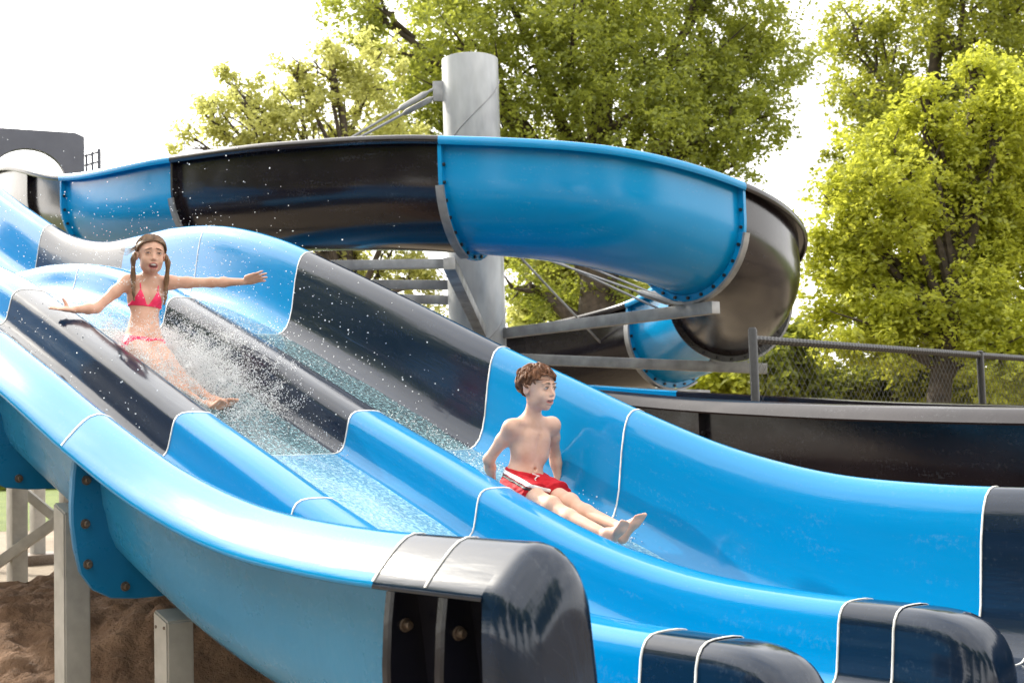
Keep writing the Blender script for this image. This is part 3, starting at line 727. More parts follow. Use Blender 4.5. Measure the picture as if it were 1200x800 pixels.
for i, (x, y, r, h) in enumerate([(-17, 0.5, 4.2, 12), (-19, 5.5, 4.2, 12.5), (-19, 11, 4.6, 12), (-15, -6, 4.4, 13), (-8, -12, 4.6, 13), (0, -15, 4.2, 12), (8, -13, 4.6, 13), (15, -5, 4.2, 11)]):
    cr_ = []; rr_ = []; rg = np.random.default_rng(200 + i)
    t = thing('park_tree', 'dark leafy park tree standing out of view, mirrored in the glossy slide ends', 'tree', (x, y, 0), group='park trees around the pool')
    for q in range(80):
        d = nrm(rg.normal(size=3)); cr_.append(V(x, y, h * .56) + d * V(r, r, h * .46) * rg.random() ** .5); rr_.append(rg.uniform(.8, 1.4))
    v, f = leaves(cr_, rr_, [150] * 80, .42, 300 + i); v[:, 2] = np.maximum(v[:, 2], .3); mesh_obj('crown', v, f, M['leaf_deep'], t, False)
    m_ = MB(); m_.tube([(x, y, 0), (x + .1, y, h * .35), (x, y + .1, h * .8)], [.26, .2, .05], 10); m_.obj('trunk', M['bark'], t)
tree('slender_tree', 'dark trunked tree seen below the flume right of the column', 'tree', 660, 30,
     [(650, 345, 46), (700, 360, 36), (740, 335, 34), (620, 370, 32), (690, 300, 50), (640, 270, 50), (590, 300, 40)], 12000, .18, M['leaf_pale'], 71, .26, 3.2)
hedge = thing('hedge', 'far dark green hedge beyond the lawn at left edge', 'hedge', (-22, 56, 0))
rg = np.random.default_rng(90); cs = np.stack([rg.uniform(-34, -8, 240), rg.uniform(55, 58, 240), rg.uniform(.2, 1.7, 240)], 1)
v, f = leaves(list(cs), [1.0] * 240, [90] * 240, .34, 91); v[:, 2] = np.maximum(v[:, 2], .02)
mesh_obj('crown', v, f, M['leaf_deep'], hedge, False)
m_ = MB(); [m_.tube([(x, 56.5, 0), (x + .1, 56.5, 1.2)], [.06, .03], 6) for x in np.arange(-33, -8, 1.6)]; m_.obj('stem', M['bark'], hedge)

# ------------------------------------------------------------------ people (bodies as one smooth blended surface)
class Field:
    """signed distance grid; parts blend smoothly into one continuous surface"""
    def __init__(s, lo, hi, res):
        s.res = res; s.lo = V(*lo); n = np.ceil((V(*hi) - s.lo) / res).astype(int) + 1; s.n = n
        s.ax = [(s.lo[i] + np.arange(n[i]) * res).astype(np.float32) for i in range(3)]
        s.d = np.full(n, .25, np.float32)
    def copy(s, d): o = Field.__new__(Field); o.res, o.lo, o.n, o.ax, o.d = s.res, s.lo, s.n, s.ax, d; return o
    def _sub(s, lo, hi, pad):
        sl = []
        for i in range(3):
            a = int(np.clip(math.floor((lo[i] - pad - s.lo[i]) / s.res), 0, s.n[i] - 1)); b = int(np.clip(math.ceil((hi[i] + pad - s.lo[i]) / s.res) + 1, a + 1, s.n[i])); sl.append(slice(a, b))
        return tuple(sl), s.ax[0][sl[0]][:, None, None], s.ax[1][sl[1]][None, :, None], s.ax[2][sl[2]][None, None, :]
    def _mix(s, sl, f, k, sub=False):
        a = s.d[sl]
        if sub: f = -f; h = np.clip(.5 - .5 * (f - a) / k, 0, 1); s.d[sl] = a * h + f * (1 - h) + k * h * (1 - h) if False else -((lambda A, B: (lambda h: B * (1 - h) + A * h - k * h * (1 - h))(np.clip(.5 + .5 * (B - A) / k, 0, 1)))(-a, -f)); return
        h = np.clip(.5 + .5 * (f - a) / k, 0, 1); s.d[sl] = f * (1 - h) + a * h - k * h * (1 - h)
    def cone(s, a, b, ra, rb, k=.02, sub=False):
        a, b = V(*a), V(*b); r = max(ra, rb); sl, X, Y, Z = s._sub(np.minimum(a, b) - r, np.maximum(a, b) + r, max(k * 1.5, .05))
        ba = b - a; L2 = max(float(ba @ ba), 1e-9)
        px, py, pz = X - a[0], Y - a[1], Z - a[2]
        t = np.clip((px * ba[0] + py * ba[1] + pz * ba[2]) / L2, 0, 1)
        f = np.sqrt((px - t * ba[0]) ** 2 + (py - t * ba[1]) ** 2 + (pz - t * ba[2]) ** 2) - (ra + (rb - ra) * t)
        s._mix(sl, f.astype(np.float32), k, sub)
    def ell(s, c, axes, rad, k=.02, sub=False):
        c = V(*c); r = max(rad); sl, X, Y, Z = s._sub(c - r, c + r, max(k * 1.5, .05))
        px, py, pz = X - c[0], Y - c[1], Z - c[2]; k0 = 0; k1 = 0
        for A, q in zip(axes, rad):
            u = px * A[0] + py * A[1] + pz * A[2]; k0 = k0 + (u / q) ** 2; k1 = k1 + (u / q ** 2) ** 2
        k0 = np.sqrt(k0); k1 = np.sqrt(k1) + 1e-9
        s._mix(sl, (k0 * (k0 - 1) / k1).astype(np.float32), k, sub)
    def plane(s, p, n):
        n = nrm(n); return ((s.ax[0][:, None, None] - p[0]) * n[0] + (s.ax[1][None, :, None] - p[1]) * n[1] + (s.ax[2][None, None, :] - p[2]) * n[2]).astype(np.float32)
    def surface(s, relax=2):
        d = s.d; ins = d < 0
        n = d.shape; c = np.zeros((n[0]-1, n[1]-1, n[2]-1), np.int8)
        for i in (0, 1):
            for j in (0, 1):
                for k in (0, 1): c += ins[i:n[0]-1+i, j:n[1]-1+j, k:n[2]-1+k]
        act = np.argwhere((c > 0) & (c < 8)); idx = -np.ones(c.shape, np.int32); idx[tuple(act.T)] = np.arange(len(act))
        acc = np.zeros((len(act), 3)); cnt = np.zeros(len(act))
        I, J, K = act.T
        for ax in range(3):
            for a in (0, 1):
                for b in (0, 1):
                    o = [0, 0, 0]; o[(ax+1) % 3] = a; o[(ax+2) % 3] = b; e = list(o); e[ax] = 1
                    d0 = d[I+o[0], J+o[1], K+o[2]]; d1 = d[I+e[0], J+e[1], K+e[2]]; m = (d0 < 0) != (d1 < 0)
                    t = np.where(m, d0 / np.where(m, d0 - d1, 1), 0)
                    p = np.array(o, float)[None, :].repeat(len(act), 0); p[:, ax] = t
                    acc[m] += p[m]; cnt[m] += 1
        v = s.lo + (act + acc / cnt[:, None]) * s.res
        F = []
        for ax in range(3):
            sl0 = [slice(None)] * 3; sl1 = [slice(None)] * 3; sl0[ax] = slice(0, -1); sl1[ax] = slice(1, None)
            A = ins[tuple(sl0)]; B = ins[tuple(sl1)]; m = A != B
            e = np.argwhere(m); b, c_ = (ax+1) % 3, (ax+2) % 3
            ok = (e[:, b] > 0) & (e[:, c_] > 0) & (e[:, b] < n[b]-1) & (e[:, c_] < n[c_]-1); e = e[ok]; flip = A[tuple(e.T)]
            def g(db, dc): q = e.copy(); q[:, b] += db; q[:, c_] += dc; return idx[tuple(q.T)]
            q = np.stack([g(-1, -1), g(0, -1), g(0, 0), g(-1, 0)], 1); q[~flip] = q[~flip][:, ::-1]; F.append(q)
        F = np.concatenate(F)
        for _ in range(relax):
            S = np.zeros_like(v); N_ = np.zeros(len(v))
            for a in range(4):
                np.add.at(S, F[:, a], v[F[:, (a+1) % 4]]); np.add.at(N_, F[:, a], 1)
            v = v * .45 + S / np.maximum(N_, 1)[:, None] * .55
        return v, F
    def obj(s, name, mat, parent=None, relax=2):
        v, F = s.surface(relax); return mesh_obj(name, v, F, mat, parent)

def hand(Fd, wrist, d, palm_n, side, s=1.0, curl=.15, splay=.16, thumb_up=None):
    """palm plus four unequal bent fingers and a thumb that leaves the side of the palm; d = pointing, palm_n = palm normal"""
    d = nrm(d); n = nrm(np.array(palm_n) - d * np.dot(palm_n, d)); w_ = np.cross(n, d) * side     # towards the thumb
    ax = (d, w_, n)
    Fd.ell(wrist + d * .036 * s, ax, (.042 * s, .031 * s, .0135 * s), .012)
    for i, (o, L_) in enumerate(((.022, .058), (.0075, .066), (-.0075, .061), (-.021, .047))):
        a = wrist + d * (.062 - .003 * abs(i - 1.2)) * s + w_ * o * s; dd = nrm(d + w_ * (o / .022) * splay)
        b = a + dd * L_ * .42 * s - n * (-curl) * L_ * .12 * s
        c = b + nrm(dd + n * curl * .8) * L_ * .34 * s; e = c + nrm(dd + n * curl * 1.7) * L_ * .26 * s
        Fd.cone(a, b, .0078 * s, .0072 * s, .006); Fd.cone(b, c, .0072 * s, .0066 * s, .003); Fd.cone(c, e, .0066 * s, .0055 * s, .003)
    a = wrist + d * .018 * s + w_ * .024 * s; td = nrm(d * .62 + w_ * .72 + n * .25) if thumb_up is None else nrm(thumb_up)
    b = a + td * .030 * s; c = b + nrm(td + d * .35) * .026 * s
    Fd.cone(a, b, .0115 * s, .0088 * s, .010); Fd.cone(b, c, .0088 * s, .0065 * s, .003)
def foot(Fd, ankle, d, up, side, s=1.0):
    """heel, arch, ball and five toes; d = toe direction, up = instep side"""
    d = nrm(d); up = nrm(np.array(up) - d * np.dot(up, d)); w_ = np.cross(d, up) * side           # towards the big toe
    heel = ankle - up * .036 * s - d * .028 * s
    Fd.cone(ankle, heel, .030 * s, .027 * s, .02)
    ball = ankle + d * .088 * s - up * .042 * s
    Fd.cone(ankle + d * .01 * s, ball + up * .008 * s, .028 * s, .018 * s, .02); Fd.cone(heel, ball, .024 * s, .019 * s, .02)
    Fd.ell(ball, (d, w_, up), (.034 * s, .038 * s, .017 * s), .015)
    for i, (o, L_, r) in enumerate(((.026, .040, .0115), (.009, .040, .0085), (-.005, .036, .008), (-.018, .031, .0075), (-.030, .025, .0072))):
        a = ball + d * .020 * s + w_ * o * s; Fd.cone(a, a + d * L_ * s + up * .004 * s, r * s, r * .85 * s, .005)
def head(Fd, c, f, u, s=1.0, mouth=.010, teeth=True):
    f = nrm(f); u = nrm(np.array(u) - f * np.dot(u, f)); r = np.cross(f, u); A = (r, f, u)
    P = lambda x, y, z: c + (r * x + f * y + u * z) * s
    E = lambda x, y, z, rx, ry, rz, k=.02, sub=False: Fd.ell(P(x, y, z), A, (rx * s, ry * s, rz * s), k * s, sub)
    E(0, -.012, .030, .072, .092, .076, .03); E(0, .028, -.030, .051, .056, .069, .03)
    E(0, .058, -.086, .015, .015, .014, .03)                                   # chin
    for q in (-1, 1):
        E(q * .031, .056, -.032, .021, .020, .022, .025)                         # cheek
        E(q * .040, .006, -.058, .012, .03, .022, .03)                            # jaw angle
        E(q * .029, .0835, .0045, .015, .011, .0115, .010, True)                  # eye socket
        E(q * .030, .073, .0035, .0145, .0115, .0115, .004)                         # lid bulge
        E(q * .027, .071, .024, .022, .011, .007, .014)                           # brow ridge
        E(q * .0725, -.012, -.004, .007, .019, .029, .006); E(q * .079, -.014, .010, .006, .014, .014, .006)
        E(q * .081, -.002, -.002, .006, .007, .010, .005, True)
    Fd.cone(P(0, .080, .004), P(0, .097, -.026), .0055 * s, .0085 * s, .010 * s)      # nose
    for q in (-1, 1): E(q * .009, .088, -.029, .0065, .007, .0055, .006)
    E(0, .079, -.0505, .026, .012, .006, .008); E(0, .0775, -.052 - mouth - .0095, .023, .012, .0065, .008)
    E(0, .094, -.053 - mouth * .62, .0215, .024, mouth * .72, .004, True)
    return P, (r, f, u)
def face_parts(person, P, A, mats, s=1.0, mouth=.010, closed=.0, brow_tilt=0):
    r, f, u = A
    def ball(name, c, rad, mat, parent, ax=A, seg=14):
        bm = bmesh.new(); bmesh.ops.create_uvsphere(bm, u_segments=seg, v_segments=10, radius=1)
        B = np.array(ax); v = [c + (V(*x.co) * np.array(rad)) @ B for x in bm.verts]; bm.verts.index_update()
        o = mesh_obj(name, v, [[q.index for q in ff.verts] for ff in bm.faces], mat, parent); bm.free(); return o
    for q in (-1, 1):
        e = ball('eye', P(q * .030, .0745, .0035), (.0125 * s, .0115 * s, (.0078 - closed * .0045) * s), M['eye'], person)
        ball('iris', P(q * .030 + .0012, .0840, .0035), (.0058 * s, .0026 * s, (.0058 - closed * .0035) * s), M['iris'], e)
        m_ = MB(); m_.tube([P(q * (.030 + .0145 * t), .0845 - .004 * t * t * (1) , .0035 + (.0088 - closed * .004) * (1 - t * t) + .001) for t in np.linspace(-1, 1, 9)], [.0007, .0013, .0017, .0019, .002, .0019, .0017, .0013, .0007], 6)
        m_.obj('eyelashes', M['brow'], person)
        m_ = MB(); m_.tube([P(q * (.028 + .019 * t), .0865 - .007 * max(t, 0) ** 2, .0245 + .0035 * (1 - t * t) - q * 0 + brow_tilt * t * .004) for t in np.linspace(-1, 1, 9)], [.0009, .0022, .0028, .0028, .0026, .0024, .002, .0015, .0006], 6)
        m_.obj('eyebrow', mats['brow'], person)
    ball('mouth', P(0, .072, -.053 - mouth * .62), (.0225 * s, .012 * s, mouth * .95 * s), M['mouth'], person)
    ball('teeth', P(0, .0755, -.0530 - mouth * .22), (.0170 * s, .0115 * s, mouth * .34 * s), M['teeth'], person)
    m_ = MB(); zz = -.053 - mouth * .62
    lp = [P(.0235 * math.cos(a), .0885 - .012 * math.cos(a) ** 2, zz + (mouth * .74 + .0018) * math.sin(a)) for a in np.linspace(0, 2 * PI, 25)]
    m_.tube(lp, [.0016 + .0012 * abs(math.sin(a)) for a in np.linspace(0, 2 * PI, 25)], 8); m_.obj('lips', M['lip'], person)

def clothes(Fd, base, p_w, n_w, p_h=None, n_h=None, grow=.006, wr=.0):
    d = np.minimum(base.d, Fd.d - grow)
    d = np.maximum(d, Fd.plane(p_w, n_w))
    if p_h is not None: d = np.maximum(d, Fd.plane(p_h, n_h))
    if wr:
        X, Y, Z = Fd.ax[0][:, None, None], Fd.ax[1][None, :, None], Fd.ax[2][None, None, :]
        d = d + (wr * (np.sin(X * 95 + 7 * np.sin(Z * 40)) * np.sin(Z * 70 + Y * 55) + .6 * np.sin(X * 41 - Z * 62 + Y * 60))).astype(np.float32)
    return Fd.copy(d)

# ---- the boy
def mid(a, b, t=.5): return a + (b - a) * t
def px(D): return D / FOC
boy = thing('person', 'boy in red swim trunks sitting upright in the far blue lane, hands behind him', 'person', tuple(at(613, 580, 6.42)))
hipC = at(613, 566, 6.43); chest = at(619, 522, 6.44); neck = at(623, 489, 6.42); hc = at(630, 455, 6.37)
tu = nrm(neck - hipC); tr = nrm(V(NV[0], NV[1], 0) * -1); tf = nrm(np.cross(tu, tr)); tr = np.cross(tf, tu)      # right-hand axes: tr towards his left
if np.dot(tf, D3) < 0: tf = -tf
TA = (tr, tf, tu)
B = Field(hipC - V(.36, .95, .38), hipC + V(.62, .35, .62), .0042)
B.ell(hipC + tu * .01, TA, (.098, .075, .085), .03)
B.ell(mid(hipC, chest, .5) + tf * .004, TA, (.082, .060, .10), .05)
B.ell(chest + tu * .015, TA, (.102, .068, .095), .04)
B.ell(chest + tu * .062, TA, (.098, .058, .052), .04)
for q in (-1, 1):
    B.ell(chest + tr * q * .045 + tf * .052 + tu * .035, TA, (.036, .014, .026), .03)
B.ell(mid(hipC, chest, .42) + tf * .066, TA, (.007, .008, .007), .01, True)
for q in (-1, 1):
    B.cone(neck - tu * .034 + tf * .028 + tr * q * .014, neck - tu * .028 + tf * .026 + tr * q * .095, .009, .008, .014)
    B.ell(chest + tr * q * .050 + tf * .040 - tu * .030, TA, (.040, .026, .040), .04)
B.cone(chest + tf * .078 + tu * .05, hipC + tf * .082 + tu * .07, .008, .006, .016, True)
B.cone(neck - tu * .03, hc - nrm(V(.74, -.67, 0)) * .018 - V(0, 0, .055), .040, .035, .025)
shR, shL = at(599, 501, 6.36), at(647, 498, 6.50)
B.cone(neck - tu * .022, shR, .034, .034, .04); B.cone(neck - tu * .022, shL, .034, .034, .04)
eR, wR = at(573, 538, 6.45), at(577, 565, 6.58); eL, wL = at(650, 533, 6.60), at(654, 560, 6.60)
for s_, e, w_ in ((shR, eR, wR), (shL, eL, wL)):
    B.cone(s_, mid(s_, e, .4), .036, .030, .03); B.cone(mid(s_, e, .4), e, .030, .0255, .02); B.cone(e, mid(e, w_, .35), .0255, .0255, .02); B.cone(mid(e, w_, .35), w_, .0255, .018, .02)
hand(B, wR, V(-.05, .25, -1), V(.8, -.5, 0), 1, .95, .25); hand(B, wL, V(.05, -.1, -1), V(-.5, .7, 0), -1, .95, .25)
hR, hL = at(603, 573, 6.36), at(627, 570, 6.47); kR, kL = at(647, 593, 6.10), at(668, 589, 6.17); aR, aL = at(712, 627, 5.80), at(729, 619, 5.87)
for h_, k_, a_ in ((hR, kR, aR), (hL, kL, aL)):
    B.cone(h_, mid(h_, k_, .5), .060, .050, .03); B.cone(mid(h_, k_, .5), k_, .050, .037, .02)
    B.ell(k_ + V(0, 0, .010), TA, (.032, .032, .032), .03)
    c_ = mid(k_, a_, .32) - V(0, 0, .010); B.cone(k_, c_, .035, .036, .02); B.cone(c_, a_, .036, .022, .02)
fd_ = nrm(aL - kL)
foot(B, aR, nrm(V(fd_[0], fd_[1], 0) * .75 + V(.12, 0, .75)), nrm(V(-fd_[0], -fd_[1], .8)), 1, .84)
foot(B, aL, nrm(V(fd_[0], fd_[1], 0) * .70 + V(.22, 0, .78)), nrm(V(-fd_[0], -fd_[1], .8)), -1, .84)
bf = nrm(V(.76, -.64, -.08)); P_b, A_b = head(B, hc, bf, V(-.05, .02, 1), .96, .0085)
Bd = B.d.copy()
body = B.obj('body', M['skin_pale'], boy)
face_parts(boy, P_b, A_b, {'brow': M['brow']}, .96, .0085, .45)
# trunks
T = Field(B.lo, B.lo + (B.n - 1) * B.res, B.res); T.n = B.n; T.ax = B.ax; T.d = np.full(B.n, .25, np.float32)
T.ell(hipC + tu * .012, TA, (.106, .084, .090), .02)
for h_, k_ in ((hR, kR), (hL, kL)): T.cone(h_, mid(h_, k_, .8), .074, .072, .03)
wp = hipC + tu * .062; kd = nrm(mid(kR, kL) - mid(hR, hL)); hp = mid(mid(hR, hL), mid(kR, kL), .62)
def limit(Fd, c, r): return Fd.copy(np.maximum(Fd.d, (np.sqrt((Fd.ax[0][:, None, None] - c[0]) ** 2 + (Fd.ax[1][None, :, None] - c[1]) ** 2 + (Fd.ax[2][None, None, :] - c[2]) ** 2) - r).astype(np.float32)))
CL = clothes(B, T, wp, tu + tf * .1, hp, kd, .005, .0022); CL = limit(CL, mid(hipC, hp, .6), .215)
trunks = CL.obj('swim_trunks', M['red'], boy, 1)
# stripes sewn over the hip
def slab(c, n, h): return np.abs(B.plane(c, n)) - h
sp = hipC + tu * .030; sn = nrm(tu + tf * .18 + tr * .10)
for off, h, mname, nm in ((.0, .0085, 'white_cloth', 'stripe'), (-.0165, .006, 'black_cloth', 'stripe')):
    d = np.maximum(CL.d - .003, slab(sp + sn * off, sn, h)); d = np.maximum(d, np.where(np.abs(B.plane(hipC, tr)) > .03, -1, 1).astype(np.float32) * .004)
    B.copy(d.astype(np.float32)).obj(nm, M[mname], trunks, 0)
m_ = MB(); w0 = wp + tf * .088 - tu * .014
m_.tube([w0 + tr * .045 + tu * .002, w0 + tr * .02 - tu * .006 + tf * .004, w0 + tf * .008, w0 - tr * .02 - tu * .016 + tf * .010, w0 - tr * .012 - tu * .030 + tf * .016], .0032, 6)
m_.tube([w0 - tr * .03 + tu * .006, w0 + tf * .008, w0 + tr * .018 - tu * .022 + tf * .014], .003, 6); m_.obj('drawstring', M['white_cloth'], trunks)
# hair: wet tousled locks over a cap
def scalp(P, s, a, e, lift):
    """point on the skull, a = azimuth from the face (deg), e = elevation (deg)"""
    a, e = math.radians(a), math.radians(e)
    return P((.072 + lift) * math.cos(e) * math.sin(a), -.012 + (.092 + lift) * math.cos(e) * math.cos(a), .030 + (.076 + lift) * math.sin(e))
def cap_mesh(P, s, hairline, lift, mat, parent, seed):
    rg = np.random.default_rng(seed); rows = []
    na, ne = 96, 22
    for i in range(na):
        a = -180 + 360 * i / na; h0 = hairline(a); row = []
        for j in range(ne):
            e = h0 + (90 - h0) * j / (ne - 1); wob = .0035 * math.sin(a * .5 + j * .3) * math.sin(a * .21 + 1) + .002 * rg.normal()
            row.append(scalp(P, s, a, e, (lift + wob) * (min(1, j / 2.0)) + .001))
        rows.append(row)
    rows.append(rows[0])
    return sweep(rows, 'hair', mat, parent)
def hairline_boy(a):
    a = abs(a); return float(np.interp(a, [0, 35, 62, 74, 86, 98, 112, 130, 180], [27, 25, 12, -12, -12, -6, -34, -46, -50]))
hb = cap_mesh(P_b, .96, hairline_boy, .010, M['hair_boy'], boy, 3)
m_ = MB(); rg = np.random.default_rng(5)
for i in range(150):
    a = rg.uniform(-180, 180); h0 = hairline_boy(a); e = h0 + (86 - h0) * rg.random() ** .8
    front = max(0, 1 - abs(a) / 75); L_ = rg.uniform(26, 52); da = rg.normal(0, 18) - 16 * front; crv = rg.normal(0, 14); top_l = rg.uniform(.008, .017); tip = rg.uniform(-.004, .006)
    drop = rg.uniform(10, 30) if (front > .2 and rg.random() < .55) else rg.uniform(1, 10)
    for k in range(8):
        oa, oe, ol = rg.normal(0, 2.6), rg.normal(0, 2.2), rg.normal(0, .0015); pts = []
        for j in range(7):
            t = j / 6; aa = a + da * t + crv * math.sin(PI * t) + oa * (1 - .7 * t); ee = max(e + oe * (1 - .6 * t) - L_ * t, hairline_boy(aa) - drop * t)
            pts.append(scalp(P_b, .96, aa, ee, .0085 + (top_l - .006) * math.sin(PI * min(1, .15 + t)) + tip * t * t + ol))
        m_.tube(pts, [.0014, .0022, .0024, .0023, .0019, .0014, .0004], 4)
m_.obj('hair_locks', M['hair_boy'], hb)

# ---- the girl
girl = thing('person', 'girl in pink bikini sliding down the middle lane with both arms spread out', 'person', tuple(at(168, 418, 7.3)))
hipC = at(168, 402, 7.27); chest = at(170, 352, 7.30); neck = at(175, 325, 7.30); hc = at(177, 299, 7.24)
tu = nrm(neck - hipC); fdir = nrm(V(.50, -.86, 0)); tr = nrm(np.cross(tu, fdir)) * -1; tr = nrm(np.cross(fdir, tu)); tr = -tr if tr[0] < 0 else tr
tf = fdir - tu * np.dot(fdir, tu); tf = nrm(tf); TA = (tr, tf, tu)
G = Field(hipC - V(.62, .95, .46), hipC + V(.78, .45, .60), .0045)
G.ell(hipC + tu * .01, TA, (.102, .078, .085), .03)
G.ell(mid(hipC, chest, .45), TA, (.078, .060, .11), .05)
G.ell(chest + tu * .01, TA, (.096, .066, .095), .04)
G.ell(chest + tu * .068, TA, (.096, .055, .045), .04)
for q in (-1, 1): G.ell(chest + tr * q * .043 + tf * .054 + tu * .012, TA, (.034, .018, .030), .025)
G.cone(neck - tu * .03, hc - nrm(V(.36, -.93, 0)) * .018 - V(0, 0, .055), .038, .033, .025)
shR, shL = at(149, 330, 7.25), at(200, 331, 7.36)
G.cone(neck - tu * .02, shR, .032, .032, .04); G.cone(neck - tu * .02, shL, .032, .032, .04)
eR, wR = at(113, 361, 7.12), at(86, 363, 7.0); eL, wL = at(248, 331, 7.38), at(287, 330, 7.36)
for s_, e, w_ in ((shR, eR, wR), (shL, eL, wL)):
    G.cone(s_, mid(s_, e, .4), .034, .029, .03); G.cone(mid(s_, e, .4), e, .029, .0245, .02); G.cone(e, mid(e, w_, .35), .0245, .025, .02); G.cone(mid(e, w_, .35), w_, .025, .0175, .02)
hand(G, wR, at(60, 361, 6.9) - wR, V(.0, .35, -1), 1, 1.02, .05, .14, thumb_up=V(-.25, -.1, .95))
hand(G, wL, at(316, 321, 7.34) - wL, V(.15, -.75, -.65), 1, 1.02, .10, .2, thumb_up=V(.75, -.3, .25))
hR, hL = at(157, 408, 7.20), at(176, 405, 7.32); kR, kL = at(197, 448, 6.98), at(208, 440, 7.05); aR, aL = at(240, 477, 6.74), at(250, 471, 6.80)
for h_, k_, a_ in ((hR, kR, aR), (hL, kL, aL)):
    G.cone(h_, mid(h_, k_, .5), .066, .057, .03); G.cone(mid(h_, k_, .5), k_, .057, .041, .02)
    G.ell(k_ + V(0, 0, .010), TA, (.034, .034, .034), .03)
    c_ = mid(k_, a_, .32) - V(0, 0, .010); G.cone(k_, c_, .040, .041, .02); G.cone(c_, a_, .041, .024, .02)
fd_ = nrm(aL - kL)
foot(G, aR, nrm(V(fd_[0], fd_[1], 0) * .75 + V(.25, 0, .40)), nrm(V(-fd_[0], -fd_[1], 1.0)), 1, .95)
foot(G, aL, nrm(V(fd_[0], fd_[1], 0) * .75 + V(.3, 0, .30)), nrm(V(-fd_[0], -fd_[1], 1.0)), -1, .95)
gf = nrm(V(.42, -.90, -.06)); P_g, A_g = head(G, hc, gf, V(.03, .02, 1), .97, .019)
G.obj('body', M['skin_warm'], girl)
face_parts(girl, P_g, A_g, {'brow': M['brow']}, .97, .019, 1.1, -1.6)
# bikini top: two triangles, band and halter straps following the body
def tri_region(c, w_, h):
    """triangle on the chest: apex up, base down (distances measured in the chest plane)"""
    x = G.plane(c, tr); z = G.plane(c, tu)
    return np.maximum(-(z + h * .5), np.maximum((z - h * .5) * .5 + np.abs(x) - w_ * .0 - .0, -10 + 0 * z) )
top = np.full(G.n, .25, np.float32)
for q in (-1, 1):
    c = chest + tr * q * .046 + tu * .006
    top = np.minimum(top, np.maximum(np.maximum(G.d - .0045, tri_region(c, .04, .088)), -G.plane(chest, tf)))
band = np.maximum(np.maximum(G.d - .004, np.abs(G.plane(chest - tu * .036, tu)) - .005), np.sqrt((G.ax[0][:, None, None] - chest[0]) ** 2 + (G.ax[1][None, :, None] - chest[1]) ** 2 + (G.ax[2][None, None, :] - chest[2]) ** 2).astype(np.float32) - .128)
top = np.minimum(top, band)
bt = G.copy(top.astype(np.float32)).obj('bikini_top', M['pink'], girl, 1)
m_ = MB()
for q in (-1, 1):
    m_.tube([chest + tr * q * .046 + tf * .066 + tu * .050, chest + tr * q * .048 + tf * .056 + tu * .078, neck + tr * q * .043 + tf * .018 - tu * .004, neck + tr * q * .034 - tf * .018 + tu * .012, neck - tf * .05 + tu * .014], .0035, 6)
m_.obj('strap', M['pink'], bt)
T = G.copy(np.full(G.n, .25, np.float32)); T.ell(hipC + tu * .008, TA, (.105, .082, .088), .02)
for h_, k_ in ((hR, kR), (hL, kL)): T.cone(h_, mid(h_, k_, .3), .066, .062, .03)
kd = nrm(mid(kR, kL) - mid(hR, hL)); CLg = clothes(G, T, hipC + tu * .035, tu + tf * .15, mid(hR, hL) + kd * .055, kd, .004, .001); CLg = limit(CLg, hipC, .15)
CLg.obj('bikini_bottom', M['pink'], girl, 1)
def hairline_girl(a):
    w_ = 3.2 * math.sin(a * .31 + .6) + 2 * math.sin(a * .83); a = abs(a); return w_ * (a < 70) + float(np.interp(a, [0, 35, 62, 80, 95, 115, 140, 180], [35, 32, 14, -16, -10, -36, -50, -54]))
hg = cap_mesh(P_g, .97, hairline_girl, .007, M['hair_girl'], girl, 9)
m_ = MB(); rg = np.random.default_rng(15)
for i in range(900):                                   # combed flat from a centre parting down to the ears
    q = rg.choice((-1, 1)); a0 = q * abs(rg.normal(0, 3)); back = rg.random()                # root on the parting, front to nape
    e0 = 30 + 58 * back if rg.random() < .6 else 86; a0 = a0 if e0 < 86 else q * rg.uniform(5, 175)
    pts = []; a1 = q * (98 + rg.uniform(-9, 16)); e1 = -14 + rg.uniform(-6, 14); lf = rg.uniform(.0055, .0095); wv = rg.normal(0, 4)
    for j in range(8):
        t = j / 7; a = a0 + (a1 - a0) * t ** .95 + wv * math.sin(PI * t); e = e0 + (e1 - e0) * t ** 1.45
        e = max(e, hairline_girl(a) - (5 if abs(a) < 70 else 1))
        pts.append(scalp(P_g, .97, a, e, lf + .003 * math.sin(PI * t)))
    m_.tube(pts, [.001, .0018, .002, .002, .002, .0019, .0016, .001], 4)
m_.obj('hair_locks', M['hair_girl'], hg)
for q in (-1, 1):                                      # wet pigtails hanging in front of the shoulders
    m_ = MB()
    s0 = scalp(P_g, .97, -q * 98, -14, .010)
    e_ = [s0, s0 + tr * q * .014 - tu * .045 + tf * .022, chest + tr * q * .088 + tf * .062 + tu * .085, chest + tr * q * .086 + tf * .082 + tu * .03, chest + tr * q * .080 + tf * .086 - tu * .025]
    ctr = spline([0, 1, 2, 3, 4], np.array(e_), np.linspace(0, 4, 26))
    for k in range(9):
        ph = 2 * PI * k / 9; R_ = .0095 if k else 0
        m_.tube([c + (tr * math.cos(ph + i * .42) + tf * math.sin(ph + i * .42)) * R_ * (1 - .55 * (i / 25) ** 2) * (.85 + .25 * math.sin(i * 1.3)) for i, c in enumerate(ctr)], [.0062 * (1 - .8 * (i / 25) ** 3) for i in range(26)], 6)
    m_.obj('pigtail', M['hair_girl'], hg)
m_ = MB()
for k in range(5):
    s0 = scalp(P_g, .97, 92 + k * 5, 12 - k * 3, .009); rgk = np.random.default_rng(k)
    m_.tube([s0, s0 - tr * .022 - tu * .018 + tf * .0, s0 - tr * .045 - tu * (.026 + .003 * k), s0 - tr * (.068 + .004 * k) - tu * (.020 + rgk.uniform(-.006, .012))], [.0022, .002, .0014, .0005], 5)
m_.obj('flying_strands', M['hair_girl'], hg)

